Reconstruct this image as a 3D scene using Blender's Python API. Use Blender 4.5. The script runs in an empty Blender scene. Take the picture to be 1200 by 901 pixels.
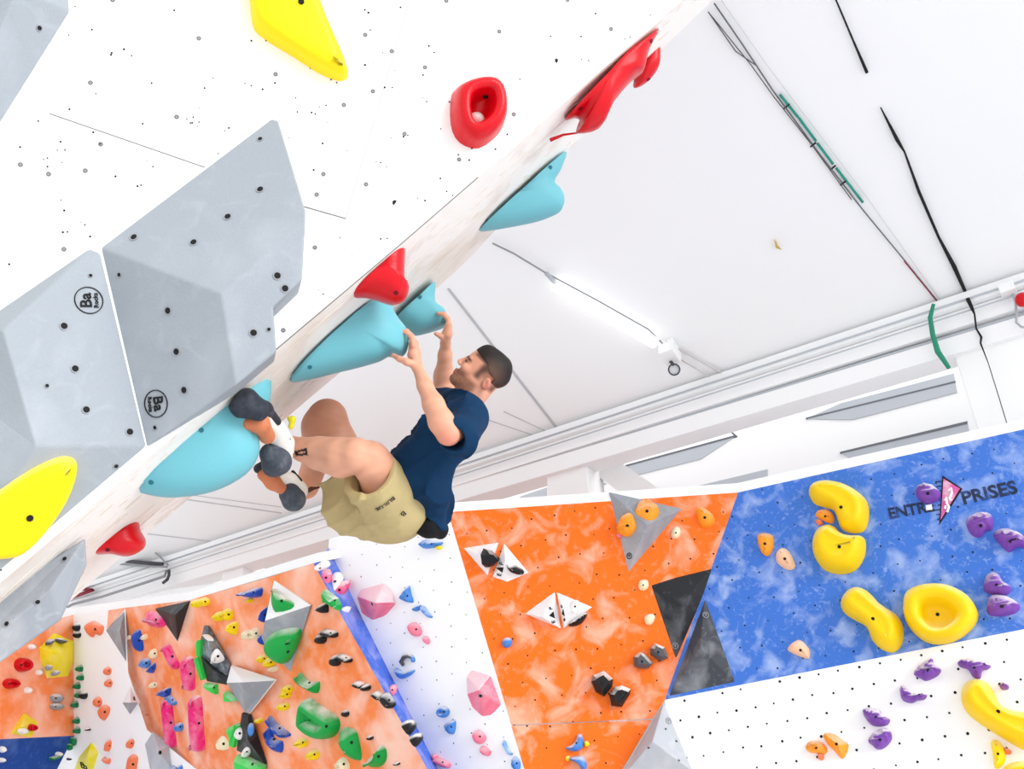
import bpy, math, random
import numpy as np
from mathutils import Vector, Matrix
from mathutils.geometry import tessellate_polygon
random.seed(7); np.random.seed(7)
SC = bpy.context.scene
COL = SC.collection

# ---------------------------------------------------------------- camera
F_PX = 1224.0
UPC = Vector((-0.0423, 0.8545, 0.5178)).normalized()      # world up seen in camera axes (right, up, forward)
fwd = Vector((0, 0, 1))
hor = (fwd - UPC * fwd.dot(UPC)).normalized()              # world +Y in camera axes
rgt = hor.cross(UPC)                                       # left-handed axes: world +X in camera axes
if rgt.x < 0: rgt = -rgt
CR = Vector((rgt.x, hor.x, UPC.x)); CU = Vector((rgt.y, hor.y, UPC.y)); CF = Vector((rgt.z, hor.z, UPC.z))
CAM = Vector((0, 0, 1.5))
cam = bpy.data.cameras.new('camera'); cam.sensor_width = 36; cam.lens = 36 * F_PX / 1200
co = bpy.data.objects.new('camera', cam); COL.objects.link(co)
m = Matrix((CR, CU, -CF)).transposed().to_4x4(); m.translation = CAM
co.matrix_world = m; cam.clip_start = .05
SC.camera = co

# ---------------------------------------------------------------- world, lights, exposure
w = bpy.data.worlds.new('world'); SC.world = w; w.use_nodes = True
w.node_tree.nodes['Background'].inputs[0].default_value = (0.985, 0.99, 1, 1)
w.node_tree.nodes['Background'].inputs[1].default_value = 0.85
def area(name, loc, target, sx, sy, power):
    l = bpy.data.lights.new(name, 'AREA'); l.shape = 'RECTANGLE'; l.size = sx; l.size_y = sy; l.energy = power
    o = bpy.data.objects.new(name, l); COL.objects.link(o); o.location = loc
    o.rotation_euler = (Vector(target) - Vector(loc)).to_track_quat('-Z', 'Y').to_euler()
    return o
sl = bpy.data.lights.new('daylight', 'SUN'); sl.energy = 2.3; sl.angle = math.radians(38)
so_ = bpy.data.objects.new('daylight', sl); COL.objects.link(so_); so_.location = (6, -6, 6)
so_.rotation_euler = Vector((-.76, .58, -.30)).to_track_quat('-Z', 'Y').to_euler()
vs = SC.view_settings
vs.view_transform = 'Standard'; vs.look = 'None'; vs.gamma = 1; vs.use_curve_mapping = False; vs.exposure = 0.58

# ---------------------------------------------------------------- helpers: pixels to places
TILE = {'': (0, 0, 1), 'A': (0, 0, 4), 'B': (300, 0, 4), 'C': (600, 0, 4), 'D': (0, 676, 4), 'E': (300, 676, 4), 'F': (600, 676, 4), 'G': (900, 676, 4),
        'H': (0, 450, 4), 'I': (300, 450, 4), 'J': (600, 450, 4), 'K': (900, 450, 4), 'L': (0, 225, 4), 'M': (300, 225, 4),
        'P': (530, 620, 6.667), 'Q': (220, 690, 10), 'R': (240, 780, 7.45), 'S': (60, 800, 6.667), 'T': (330, 640, 10), 'U': (1030, 520, 4.094), 'V': (640, 20, 5.63)}
def tp(tile, p):
    ox, oy, s = TILE[tile]; return (ox + p[0] / s, oy + p[1] / s)
def ray(px, py): return CR * ((px - 600) / F_PX) + CU * ((450.5 - py) / F_PX) + CF
def P(px, py, d): return CAM + ray(px, py) * d
def Tz(px, py, z):
    r = ray(px, py); return CAM + r * ((z - CAM.z) / r.z)
class Plane:
    def __init__(s, a, b, c):
        s.o = a.copy(); s.n = (b - a).cross(c - a).normalized()
        if s.n.dot(CAM - a) < 0: s.n = -s.n
        up = Vector((0, 0, 1)); s.v = (up - s.n * up.dot(s.n)).normalized(); s.u = s.v.cross(s.n)
    def at(s, px, py, h=0.0):
        r = ray(px, py); o = s.o + s.n * h
        return CAM + r * ((o - CAM).dot(s.n) / r.dot(s.n))
    def depth(s, px, py): return (s.at(px, py) - CAM).dot(CF)
    def off(s, h):
        q = Plane.__new__(Plane); q.o = s.o + s.n * h; q.n = s.n; q.u = s.u; q.v = s.v; return q

# ---------------------------------------------------------------- helpers: materials
def lin(c): return tuple(((x / 255) / 12.92 if x / 255 <= .04045 else ((x / 255 + .055) / 1.055) ** 2.4) for x in c) + (1,)
MATS = {}
def mat(name, rgb, rough=.55, chalk=0, scale=3, mix=(252, 248, 244), lo=.5, hi=.68, stretch=None, top=0, var=.0, bump=0, spec=.3, vcol=False, emit=0, fine=(1.2, .7)):
    if name in MATS: return MATS[name]
    M = bpy.data.materials.new(name); M.use_nodes = True; MATS[name] = M
    nt = M.node_tree; N = nt.nodes; L = nt.links; b = N['Principled BSDF']
    b.inputs['Roughness'].default_value = rough
    b.inputs['Specular IOR Level'].default_value = spec
    b.inputs['Base Color'].default_value = lin(rgb)
    if emit: b.inputs['Emission Color'].default_value = lin(rgb); b.inputs['Emission Strength'].default_value = emit
    src = None
    if vcol:
        a = N.new('ShaderNodeAttribute'); a.attribute_name = 'Col'; src = a.outputs['Color']
    tc = N.new('ShaderNodeTexCoord'); vec = tc.outputs['Object']
    if stretch:
        mp = N.new('ShaderNodeMapping'); mp.inputs['Rotation'].default_value = stretch[0]; mp.inputs['Scale'].default_value = stretch[1]
        L.new(vec, mp.inputs[0]); vec = mp.outputs[0]
    def noise(sc, det, lo_, hi_, dist=0):
        n = N.new('ShaderNodeTexNoise'); n.inputs['Scale'].default_value = sc; n.inputs['Detail'].default_value = det; n.inputs['Distortion'].default_value = dist
        L.new(vec, n.inputs['Vector'])
        r = N.new('ShaderNodeMapRange'); r.inputs[1].default_value = lo_; r.inputs[2].default_value = hi_
        L.new(n.outputs[0], r.inputs[0]); return r.outputs[0]
    def mixc(f, col, amt):
        nonlocal src
        mu = N.new('ShaderNodeMath'); mu.operation = 'MULTIPLY'; mu.inputs[1].default_value = amt; L.new(f, mu.inputs[0])
        mx = N.new('ShaderNodeMix'); mx.data_type = 'RGBA'; L.new(mu.outputs[0], mx.inputs[0])
        if src is not None: L.new(src, mx.inputs[6])
        else: mx.inputs[6].default_value = lin(rgb)
        mx.inputs[7].default_value = lin(col); src = mx.outputs[2]
    if var: mixc(noise(scale * 2.3, 3, .35, .7), tuple(int(c * .8) for c in rgb), var)
    if chalk:
        mixc(noise(scale, 6, lo, hi, .6), mix, chalk)
        mixc(noise(scale * 4.5, 5, lo + .06, hi + .06, fine[0]), mix, chalk * fine[1])
    if top:                                                    # paler upper sides: chalk dust on most holds, painted sheen on yellow macros
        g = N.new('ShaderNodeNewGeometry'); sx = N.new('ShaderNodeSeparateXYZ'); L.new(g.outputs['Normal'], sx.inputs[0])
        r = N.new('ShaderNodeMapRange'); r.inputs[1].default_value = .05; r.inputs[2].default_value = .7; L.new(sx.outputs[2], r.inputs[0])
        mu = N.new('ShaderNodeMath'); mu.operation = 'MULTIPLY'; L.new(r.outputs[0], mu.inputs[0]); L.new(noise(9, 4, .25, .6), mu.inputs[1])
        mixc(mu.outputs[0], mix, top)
    if src is not None: L.new(src, b.inputs['Base Color'])
    if bump:
        n = N.new('ShaderNodeTexNoise'); n.inputs['Scale'].default_value = 140; n.inputs['Detail'].default_value = 4; L.new(vec, n.inputs['Vector'])
        bp = N.new('ShaderNodeBump'); bp.inputs['Strength'].default_value = bump; bp.inputs['Distance'].default_value = .004
        L.new(n.outputs[0], bp.inputs['Height']); L.new(bp.outputs[0], b.inputs['Normal'])
    return M
white = mat('white_paint', (246, 246, 246), .6)
ceil_m = mat('ceiling_white', (248, 249, 250), .8)
beam_m = mat('beam_white', (246, 247, 248), .6)
grey_b = mat('grey_board', (186, 191, 198), .6)
steel = mat('galvanised_steel', (150, 152, 156), .45)
dark = mat('dark_steel', (70, 70, 76), .5)
black = mat('black_rubber', (18, 18, 20), .6)
hole_m = mat('hole_black', (26, 26, 28), .8)
board_m = mat('white_board', (250, 249, 246), .55, chalk=.5, scale=2.2, mix=(240, 236, 228), lo=.52, hi=.75, bump=.12)
EDGE_ROT = (0, 0, 0)
side_m = mat('whitewashed_plywood', (246, 243, 238), .6, chalk=.75, scale=1.6, mix=(214, 196, 178), lo=.5, hi=.72, bump=.1)
orange_m = mat('orange_wall', (250, 112, 14), .55, chalk=.6, scale=5, mix=(255, 204, 180), lo=.5, hi=.68, bump=.1, fine=(.4, .35))
orange2_m = mat('orange_wall_chalky', (248, 134, 66), .55, chalk=.8, scale=3, fine=(.4, .35), mix=(254, 216, 198), lo=.4, hi=.72, bump=.1)
blue_m = mat('blue_wall', (62, 116, 208), .55, chalk=.62, scale=6.5, mix=(190, 210, 245), lo=.5, hi=.72, bump=.1)
dblue_m = mat('deep_blue_wall', (14, 66, 148), .55, chalk=.25, scale=4, mix=(120, 160, 220), bump=.1)
wht_m = mat('white_wall', (250, 250, 250), .55, bump=.1)
gvol = mat('grey_volume_near', (152, 159, 166), .6, chalk=.28, scale=2.3, mix=(206, 212, 220), lo=.5, hi=.8, bump=.25)
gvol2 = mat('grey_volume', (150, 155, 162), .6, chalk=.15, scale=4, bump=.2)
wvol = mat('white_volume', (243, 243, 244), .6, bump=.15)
lgvol = mat('pale_grey_volume', (184, 188, 195), .6, chalk=.2, scale=4)
kvol = mat('black_volume', (34, 36, 40), .5, chalk=.18, scale=5, mix=(190, 194, 200), lo=.55, hi=.75, bump=.2)
cvol = mat('charcoal_volume', (66, 69, 76), .55, chalk=.4, scale=4, mix=(200, 204, 210), lo=.52, hi=.75, bump=.2)
mvol = mat('marbled_volume', (84, 92, 100), .45, chalk=.55, scale=5, mix=(196, 208, 214), lo=.45, hi=.7, bump=.2)
HC = {}
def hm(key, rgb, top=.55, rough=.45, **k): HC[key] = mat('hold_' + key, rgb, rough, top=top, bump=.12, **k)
hm('yellow', (255, 222, 0), .55, mix=(255, 252, 214)); hm('macro_yellow', (250, 208, 0), .8, mix=(255, 244, 165))  # macro yellow has a glossy highlight painted into its tops
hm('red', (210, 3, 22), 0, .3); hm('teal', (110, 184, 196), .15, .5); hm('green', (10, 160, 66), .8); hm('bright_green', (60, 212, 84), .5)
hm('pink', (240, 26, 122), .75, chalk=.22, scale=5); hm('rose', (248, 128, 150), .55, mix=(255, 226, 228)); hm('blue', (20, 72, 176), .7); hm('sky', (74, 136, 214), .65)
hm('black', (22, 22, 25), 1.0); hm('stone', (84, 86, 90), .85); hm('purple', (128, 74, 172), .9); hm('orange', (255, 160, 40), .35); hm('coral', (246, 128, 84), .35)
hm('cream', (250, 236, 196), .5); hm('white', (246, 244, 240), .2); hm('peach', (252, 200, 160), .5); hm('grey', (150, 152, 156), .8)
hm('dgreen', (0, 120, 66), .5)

# ---------------------------------------------------------------- helpers: objects
LOC = {}
def link(o, parent=None, label=None, cat=None, group=None, kind=None):
    COL.objects.link(o)
    if parent is not None: o.parent = parent
    for k, v in (('label', label), ('category', cat), ('group', group), ('kind', kind)):
        if v: o[k] = v
    return o
def empty(name, loc, **k):
    o = bpy.data.objects.new(name, None); o.empty_display_size = .1; o.location = loc; link(o, **k); LOC[o.name] = Vector(loc); return o
def mk(name, V, Fc, m, parent=None, smooth=False, loc=None, bevel=0, col=None, mats=None, fm=None, **k):
    V = [Vector(v) for v in V]
    if parent is not None: base = LOC[parent.name]
    else: base = Vector(loc) if loc is not None else sum(V, Vector()) / len(V)
    me = bpy.data.meshes.new(name); me.from_pydata([tuple(v - base) for v in V], [], [tuple(f) for f in Fc]); me.validate()
    for mm in (mats or [m]): me.materials.append(mm)
    if fm is not None: me.polygons.foreach_set('material_index', fm)
    import bmesh
    bm = bmesh.new(); bm.from_mesh(me); bmesh.ops.recalc_face_normals(bm, faces=bm.faces); bm.to_mesh(me); bm.free()
    if smooth: me.polygons.foreach_set('use_smooth', [True] * len(me.polygons))
    if col is not None:
        at = me.color_attributes.new('Col', 'FLOAT_COLOR', 'POINT'); at.data.foreach_set('color', np.asarray(col, dtype=np.float32).ravel())
    o = bpy.data.objects.new(name, me); link(o, parent, **k)
    if parent is None: o.location = base
    LOC[o.name] = base
    if bevel:
        md = o.modifiers.new('bevel', 'BEVEL'); md.width = bevel; md.segments = 2; md.limit_method = 'ANGLE'; md.angle_limit = .25
    return o
def slab(poly, n, t):
    """a flat polygon (world points) with thickness t behind it (against the normal n)"""
    k = len(poly); V = list(poly) + [p - n * t for p in poly]
    Fc = [list(range(k)), list(range(2 * k - 1, k - 1, -1))] + [[i, (i + 1) % k, k + (i + 1) % k, k + i] for i in range(k)]
    return V, Fc
def tube_mesh(pts, r, seg=8):
    V, Fc = [], []; pts = [Vector(p) for p in pts]; nrm = None
    for i, p in enumerate(pts):
        d = (pts[min(i + 1, len(pts) - 1)] - pts[max(i - 1, 0)]).normalized()
        a = d.cross(Vector((.3, .2, .93))).normalized(); b = d.cross(a)
        rr = r[i] if isinstance(r, (list, tuple)) else r
        V += [p + (a * math.cos(q) + b * math.sin(q)) * rr for q in [2 * math.pi * j / seg for j in range(seg)]]
    for i in range(len(pts) - 1):
        for j in range(seg):
            Fc.append([i * seg + j, i * seg + (j + 1) % seg, (i + 1) * seg + (j + 1) % seg, (i + 1) * seg + j])
    Fc += [list(range(seg))[::-1], list(range((len(pts) - 1) * seg, len(pts) * seg))]
    return V, Fc
def tube(name, pts, r, m, parent=None, seg=8, **k):
    V, Fc = tube_mesh(pts, r, seg); return mk(name, V, Fc, m, parent, smooth=True, **k)
def join(parts):
    V, Fc = [], []
    for v, f in parts:
        b = len(V); V += list(v); Fc += [[i + b for i in x] for x in f]
    return V, Fc
def disc(c, n, r, seg=7, t=.003, up=None):
    a = n.cross(Vector((0.2, 0.1, 1))).normalized(); b = n.cross(a)
    ring = [c + (a * math.cos(2 * math.pi * i / seg) + b * math.sin(2 * math.pi * i / seg)) * r for i in range(seg)]
    V = [p + n * t for p in ring] + [p - n * .004 for p in ring]
    return V, [list(range(seg))] + [[i, (i + 1) % seg, seg + (i + 1) % seg, seg + i] for i in range(seg)]
def ring(c, n, r1, r2, seg=28, t=.003):
    a = n.cross(Vector((0.2, 0.1, 1))).normalized(); b = n.cross(a); V = []
    for rr, h in ((r1, -.003), (r1, t), (r2, t), (r2, -.003)):
        V += [c + (a * math.cos(2 * math.pi * i / seg) + b * math.sin(2 * math.pi * i / seg)) * rr + n * h for i in range(seg)]
    return V, [[k * seg + i, k * seg + (i + 1) % seg, (k + 1) * seg + (i + 1) % seg, (k + 1) * seg + i] for k in range(3) for i in range(seg)]
def lettering(s, c, ex, n, size, m, parent, name='lettering', squash=1, bold=.012):
    cu = bpy.data.curves.new('t', 'FONT'); cu.body = s; cu.align_x = 'CENTER'; cu.align_y = 'CENTER'; cu.size = size; cu.extrude = .002; cu.resolution_u = 3; cu.offset = size * bold
    t = bpy.data.objects.new('t', cu); COL.objects.link(t); dg = bpy.context.evaluated_depsgraph_get(); me = bpy.data.meshes.new_from_object(t.evaluated_get(dg))
    ex = (ex - n * ex.dot(n)).normalized(); ey = n.cross(ex)
    V = [c + ex * (v.co.x * squash) + ey * v.co.y + n * (v.co.z + .002) for v in me.vertices]; Fc = [list(p.vertices) for p in me.polygons]
    bpy.data.objects.remove(t); bpy.data.curves.remove(cu); bpy.data.meshes.remove(me)
    return mk(name, V, Fc, m, parent)
def inpoly(x, y, poly):
    r = False; j = len(poly) - 1
    for i in range(len(poly)):
        xi, yi = poly[i]; xj, yj = poly[j]
        if (yi > y) != (yj > y) and x < (xj - xi) * (y - yi) / (yj - yi) + xi: r = not r
        j = i
    return r
def catmull(pts, sub, closed=True):
    out = []; n = len(pts)
    for i in range(n if closed else n - 1):
        g = (lambda k: pts[k % n]) if closed else (lambda k: pts[max(0, min(n - 1, k))])
        p0, p1, p2, p3 = (np.array(g(i + k), float) for k in (-1, 0, 1, 2))
        for t in np.arange(sub) / sub:
            out.append(tuple(.5 * (2 * p1 + (p2 - p0) * t + (2 * p0 - 5 * p1 + 4 * p2 - p3) * t * t + (3 * p1 - p0 - 3 * p2 + p3) * t ** 3)))
    if not closed: out.append(tuple(pts[-1]))
    return out
PROF = {'dome': [(0, -.03), (.02, .3), (.12, .62), (.3, .86), (.55, 1)],
        'flat': [(0, -.03), (.03, .6), (.12, .95), (.3, 1.0)],
        'scoop': [(0, -.03), (.03, .45), (.12, .82), (.26, 1), (.42, .96), (.56, .72), (.68, .52)],
        'soft': [(0, -.03), (.05, .38), (.16, .7), (.3, .92), (.42, 1), (.52, .95)],
        'fin': [(0, -.03), (.05, .25), (.25, .5), (.5, .85), (.7, 1)],
        'gem': [(0, -.03), (.08, .55), (.5, 1)]}
def outline_mesh(pts2, prof, h, rough=0, conc=None):
    """closed outline in plane coordinates -> (verts (x, y, z), faces): rings stepped inward along the outline's own normals"""
    p = np.array(pts2, float); n = len(p)
    A = .5 * np.sum(p[:, 0] * np.roll(p[:, 1], -1) - np.roll(p[:, 0], -1) * p[:, 1])
    if A < 0: p = p[::-1].copy(); A = -A
    per = np.sum(np.linalg.norm(np.roll(p, -1, 0) - p, axis=1)); R = 2 * A / per
    V, Fc = [], []; q = p.copy(); last = 0
    c = p.mean(0) if conc is None else np.array(conc)
    for k, (ins, z) in enumerate(prof):
        st = ins - last; last = ins
        if st > 0:
            if conc is not None:
                q = c + (p - c) * (1 - ins)
            else:
                for _ in range(3):
                    t = np.roll(q, -1, 0) - np.roll(q, 1, 0); t /= np.linalg.norm(t, axis=1)[:, None] + 1e-12
                    q = q + np.stack([-t[:, 1], t[:, 0]], 1) * (st * R / 3)
                    if n > 12: q = q * .6 + .2 * (np.roll(q, 1, 0) + np.roll(q, -1, 0))
        jit = (np.random.rand(n) - .5) * rough * h if (rough and k) else np.zeros(n)
        V += [(q[i, 0], q[i, 1], z * h + jit[i]) for i in range(n)]
        if k: Fc += [[(k - 1) * n + i, (k - 1) * n + (i + 1) % n, k * n + (i + 1) % n, k * n + i] for i in range(n)]
    top = V[-n:]
    b = len(V) - n
    for tri in tessellate_polygon([[Vector((x, y, 0)) for x, y, z in top]]): Fc.append([b + i for i in tri])
    return V, Fc, R
def hold(tile, pl, pts, h, colour, label, prof='dome', sub=3, smooth=True, bolt=None, rough=0, conc=None, cat='climbing hold', name='climbing_hold', group=None, lift=0, parent=None):
    """a bolted-on hold: the outline (in photo pixels of a tile) is laid on its wall plane, then raised h metres in rings"""
    px = [tp(tile, q) for q in pts]; o = pl.at(sum(q[0] for q in px) / len(px), sum(q[1] for q in px) / len(px))
    if sub > 1: px = catmull(px, sub)
    P2 = []
    for q in px:
        d = pl.at(q[0], q[1]) - o; P2.append((d.dot(pl.u), d.dot(pl.v)))
    cc = None
    if conc is not None:
        d = pl.at(*tp(tile, conc)) - o; cc = (d.dot(pl.u), d.dot(pl.v))
    V, Fc, R = outline_mesh(P2, PROF[prof] if isinstance(prof, str) else prof, h, rough, cc)
    W = [o + pl.u * x + pl.v * y + pl.n * (z + lift) for x, y, z in V]
    m = HC[colour] if isinstance(colour, str) else colour
    ob = mk(name, W, Fc, m, parent, smooth=smooth, loc=o, **({} if parent is not None else dict(label=label, cat=cat, group=group or GROUP)))
    if bolt is None and parent is None and R > .035: bolt = tile_mean(tile, pts)
    if bolt:
        hit = face_hit(W, Fc, *tp(tile, bolt))
        if hit: V2, F2 = disc(hit[0], hit[1], min(.011, R * .16), 8, .004); mk('bolt', V2, F2, hole_m, ob)
    return ob
def tile_mean(tile, pts): return (sum(q[0] for q in pts) / len(pts), sum(q[1] for q in pts) / len(pts))
from mathutils.geometry import intersect_ray_tri
def face_hit(V, Fc, px, py):
    r = ray(px, py); best = None
    for f in Fc:
        for k in range(1, len(f) - 1):
            a, b, c = V[f[0]], V[f[k]], V[f[k + 1]]
            x = intersect_ray_tri(a, b, c, r, CAM, True)
            if x is not None:
                d = (x - CAM).dot(r)
                if d > 0 and (best is None or d < best[2]):
                    n = (b - a).cross(c - a).normalized(); n = n if n.dot(r) < 0 else -n
                    best = (x, n, d)
    return best
def ell(cx, cy, rx, ry, rot=0, n=9):
    c, s = math.cos(math.radians(rot)), math.sin(math.radians(rot))
    return [(cx + rx * math.cos(t) * c - ry * math.sin(t) * s, cy + rx * math.cos(t) * s + ry * math.sin(t) * c) for t in [2 * math.pi * i / n for i in range(n)]]
def rod(p, q, w, n=5, w2=None):
    a = math.atan2(q[1] - p[1], q[0] - p[0]); w2 = w2 or w
    out = [(q[0] + w2 * math.cos(a + t), q[1] + w2 * math.sin(a + t)) for t in np.linspace(-1.57, 1.57, n)]
    mid = lambda s: ((p[0] + q[0]) / 2 + (w + w2) / 2 * math.cos(a + s), (p[1] + q[1]) / 2 + (w + w2) / 2 * math.sin(a + s))
    out.append(mid(1.57)); out += [(p[0] + w * math.cos(a + t), p[1] + w * math.sin(a + t)) for t in np.linspace(1.57, 4.71, n)]; out.append(mid(-1.57))
    return out
class Vol: pass
def volume(tile, pl, base, peaks, faces, m, label, bevel=.006, smooth=False, bolts=(), group=None, mats=None, fm=None, fit=()):
    """a wall volume: base outline on the plane, peaks (x, y, height), faces over both (base points first, then peaks)"""
    B = [pl.at(*tp(tile, q)) for q in base]; K = [pl.at(*tp(tile, q), q[2]) for q in peaks]
    V = B + K; n = len(B); k = n + len(K); pix = [tp(tile, q) for q in list(base) + [q[:2] for q in peaks]]
    for i, (a, b, c) in fit:                                   # keep a face of more than three corners flat
        V[i] = Plane(V[a], V[b], V[c]).at(*pix[i])
    V = V + [p - pl.n * (max(0, (p - pl.o).dot(pl.n)) + .02) for p in V[:n]]
    Fc = [list(f) for f in faces] + [[i, (i + 1) % n, k + (i + 1) % n, k + i] for i in range(n)] + [list(range(k, k + n))]
    o = mk('climbing_volume', V, Fc, m, bevel=bevel, label=label, cat='climbing volume', group=group or GROUP, loc=sum(B, Vector()) / n, mats=mats, fm=(list(fm) + [0] * (n + 1)) if fm else None)
    v = Vol(); v.o = o; v.V = V; v.F = [list(f) for f in faces]; v.pl = pl
    for q in bolts:
        hit = face_hit(V, v.F, *tp(tile, q[:2]))
        if hit:
            r = q[2] if len(q) > 2 else .011
            V2, F2 = disc(hit[0], hit[1], r, 9, .002); mk('bolt_hole', V2, F2, hole_m, o)
            V2, F2 = ring(hit[0], hit[1], r, r * 1.3, 10, .003); mk('washer', V2, F2, steel, o)
    return v
def vplane(v, px, py):
    hit = face_hit(v.V, v.F, px, py); c, n, _ = hit
    a = n.cross(Vector((0, 0, 1))).normalized(); return Plane(c, c + a, c + n.cross(a))
GROUP = None

# ================================================================ the setting
V = [Vector(p) for p in ((-13, -6, 0), (13, -6, 0), (13, 13, 0), (-13, 13, 0))]
fv, ff = slab(V, Vector((0, 0, 1)), .1); mk('floor', fv, ff, mat('pale_matting', (226, 227, 230), .8), kind='structure')

# roof: a white ceiling sloping down to the beam along the far wall
ZB = 5.7
b0, b1 = Tz(600, 525, ZB), Tz(1100, 361, ZB)
bd = (b1 - b0).normalized(); bn = bd.cross(Vector((0, 0, 1))).normalized()
if bn.dot(CAM - b0) < 0: bn = -bn                                # out of the wall, into the hall
slope = (bn + Vector((0, 0, math.tan(math.radians(17))))).normalized()
CE = Plane(b0, b1, b0 + slope)
A0 = b0 - bd * 14
quad = [b0 - bd * 14, b0 + bd * 11, b0 + bd * 11 + slope * 6.2, b0 - bd * 14 + slope * 6.2]
cv, cf = slab(quad, CE.n, .08); ceiling = mk('ceiling', cv, cf, ceil_m, kind='structure')
BW = Plane(b0, b1, b0 + Vector((0, 0, 1)))                       # upright plane of the beam
def band(pl, p, q, r, s, out, t, m, name, parent=None, ext=6, **k):
    """board along the wall between the pixel lines p-q (upper) and s-r (lower)"""
    a, b, c, d = (pl.at(*x) for x in (p, q, r, s))
    e = (b - a).normalized() * ext
    poly = [a - e, b + e, c + e, d - e]; poly = [x + pl.n * out for x in poly]
    v, f = slab(poly, pl.n, t); return mk(name, v, f, m, parent, **k)
t1 = empty('trim_1', b0, kind='structure')
band(BW, (600, 525), (1100, 361), (1100, 375), (600, 537), .10, .3, beam_m, 'flange', t1)
band(BW, (600, 537), (1100, 376), (1100, 398), (600, 549), .05, .25, mat('beam_web', (249, 249, 250), .6), 'web', t1)
band(BW, (600, 549), (1100, 398), (1100, 402), (600, 552), .02, .2, grey_b, 'shade_line', t1)  # soft shade under the web, painted as a grey strip
band(BW, (600, 552), (1100, 402), (1100, 420), (600, 572), .03, .2, mat('beam_web', (249, 249, 250), .6), 'lower_board', t1)
tube('lip', [BW.at(600, 525, .11) - bd * 6, BW.at(1100, 361, .11) + bd * 4], .007, grey_b, t1)
tube('lip', [BW.at(600, 537, .1) - bd * 6, BW.at(1100, 375, .1) + bd * 4], .006, grey_b, t1)
BK = BW.off(-.9)
wb = empty('wall_rear', BK.at(700, 600), kind='structure')
lo = [Vector((*(BK.at(x, 560).xy), z)) for x, z in ((-500, 2.2), (1700, 2.2), (1700, 5.65), (-500, 5.65))]
v, f = slab(lo, BK.n, .1); mk('cladding', v, f, white, wb)
def strip(pts, pl, m, out, t, name, parent):
    v, f = slab([pl.at(*p) + pl.n * out for p in pts], pl.n, t); return mk(name, v, f, m, parent)
for pts in (((727, 548), (863, 511), (822, 538), (742, 558)), ((985, 473), (1118, 438), (1122, 460), (1000, 492), (945, 491)),
            ((985, 530), (1134, 495), (1137, 510), (1000, 541)), ((800, 574), (900, 550), (900, 566), (800, 590)), ((610, 582), (642, 571), (642, 585), (606, 590)),
            ((688, 558), (696, 557), (711, 567), (690, 572)), ((385, 640), (330, 652), (250, 668), (240, 680), (385, 650)), ((135, 706), (170, 701), (190, 704), (150, 710))):
    strip(pts, BK, grey_b, .008, .03, 'grey_board', wb)
for pts in (((845, 497), (848, 497), (864, 511), (862, 512)), ((727, 547), (863, 510), (863, 512), (727, 549)), ((945, 490), (1120, 447), (1120, 448.6), (945, 491.5)), ((985, 530), (1134, 494), (1134, 497), (985, 532))):
    strip(pts, BK, mat('joint_dark', (110, 112, 118), .7), .012, .03, 'board_joint', wb)
# posts between the beam and the climbing wall
for i, (x0, x1, y, z) in enumerate((((640, 688, 552, 0)), (1121, 1240, 425, 0), (262, 285, 660, 0))):
    a = BW.at(x0, y, -.02); b = BW.at(x1, y, -.02); b = a + bd * (b - a).dot(bd)
    q = [Vector((p.x, p.y, zz)) for p, zz in ((a, 0), (b, 0), (b, 5.55), (a, 5.55))]
    v, f = slab(q, BW.n, .3); mk('trim_%d' % (i + 2), v, f, mat('post_white', (250, 250, 250), .6), kind='structure', bevel=.01)
# slanting brace beside the post
a, b = BW.at(685, 547, -.25), BW.at(745, 590, -.25)
v, f = slab([a, a + bd * .28, b + bd * .28, b - Vector((0, 0, .4)), b], BW.n, .12); mk('trim_5', v, f, white, kind='structure')

# ---------------------------------------------------------------- the far climbing wall: angled plywood facets
ZT = 4.5
k0 = P(779, 820, 6.75)
f_ = Plane(Tz(525, 600, ZT), Tz(865, 577, ZT), k0)
bl = Plane(Tz(865, 577, ZT), Tz(1300, 481, ZT), k0)
lw_b = bl.at(1200, 737); lw = Plane(k0, lw_b, k0 + Vector((0, 0, -2)) + bl.n * -.1)
e_ = Plane(Tz(525, 600, ZT), f_.at(615, 901), Tz(385, 642, ZT))
c2 = Plane(P(370, 658, e_.depth(370, 658) - .28), P(505, 901, e_.depth(505, 901) - .28), Tz(222, 703, ZT))
c1 = Plane(c2.at(222, 703), c2.at(300, 901), P(147, 712, c2.depth(147, 712) + .35))
b_ = Plane(c1.at(147, 712), c1.at(230, 901), P(86, 720, c1.depth(147, 712) + .45))
a_ = Plane(b_.at(86, 720), b_.at(87, 862), P(0, 745, b_.depth(86, 720) - .7))
wf = empty('wall_back', Vector((0, 7, 0)), kind='structure')
def on(pl, *pts): return [pl.at(*p) for p in pts]
def facet(poly, m, t=.05, name='panel'):
    n = (poly[1] - poly[0]).cross(poly[2] - poly[0]).normalized()
    if n.dot(CAM - poly[0]) < 0: n = -n
    v, f = slab(poly, n, t); return mk(name, v, f, m, wf)
facet(on(f_, (525, 600), (865, 577), (779, 820), (765, 842), (599, 849)), orange_m)
facet(on(f_, (599.2, 850.5), (764, 843.5), (730, 901), (664, 1010), (647, 1010)), orange_m)
facet(on(bl, (865, 577), (1000, 547), (1300, 481), (1700, 393), (1700, 638.8), (1300, 717.5), (779, 820)), blue_m)
facet(on(lw, (779, 820), (1300, 717.5), (1700, 638.8), (1700, 1500), (850, 1500)), wht_m)
gp = [f_.at(779, 822), lw.at(779, 822), lw.at(850, 1020), f_.at(640, 1060)]
facet([f_.at(779, 820), f_.at(660, 1016), lw.at(850, 1500)], lgvol)
facet([f_.at(655, 1010), e_.at(720, 1500), lw.at(850, 1500)], lgvol)
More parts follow.
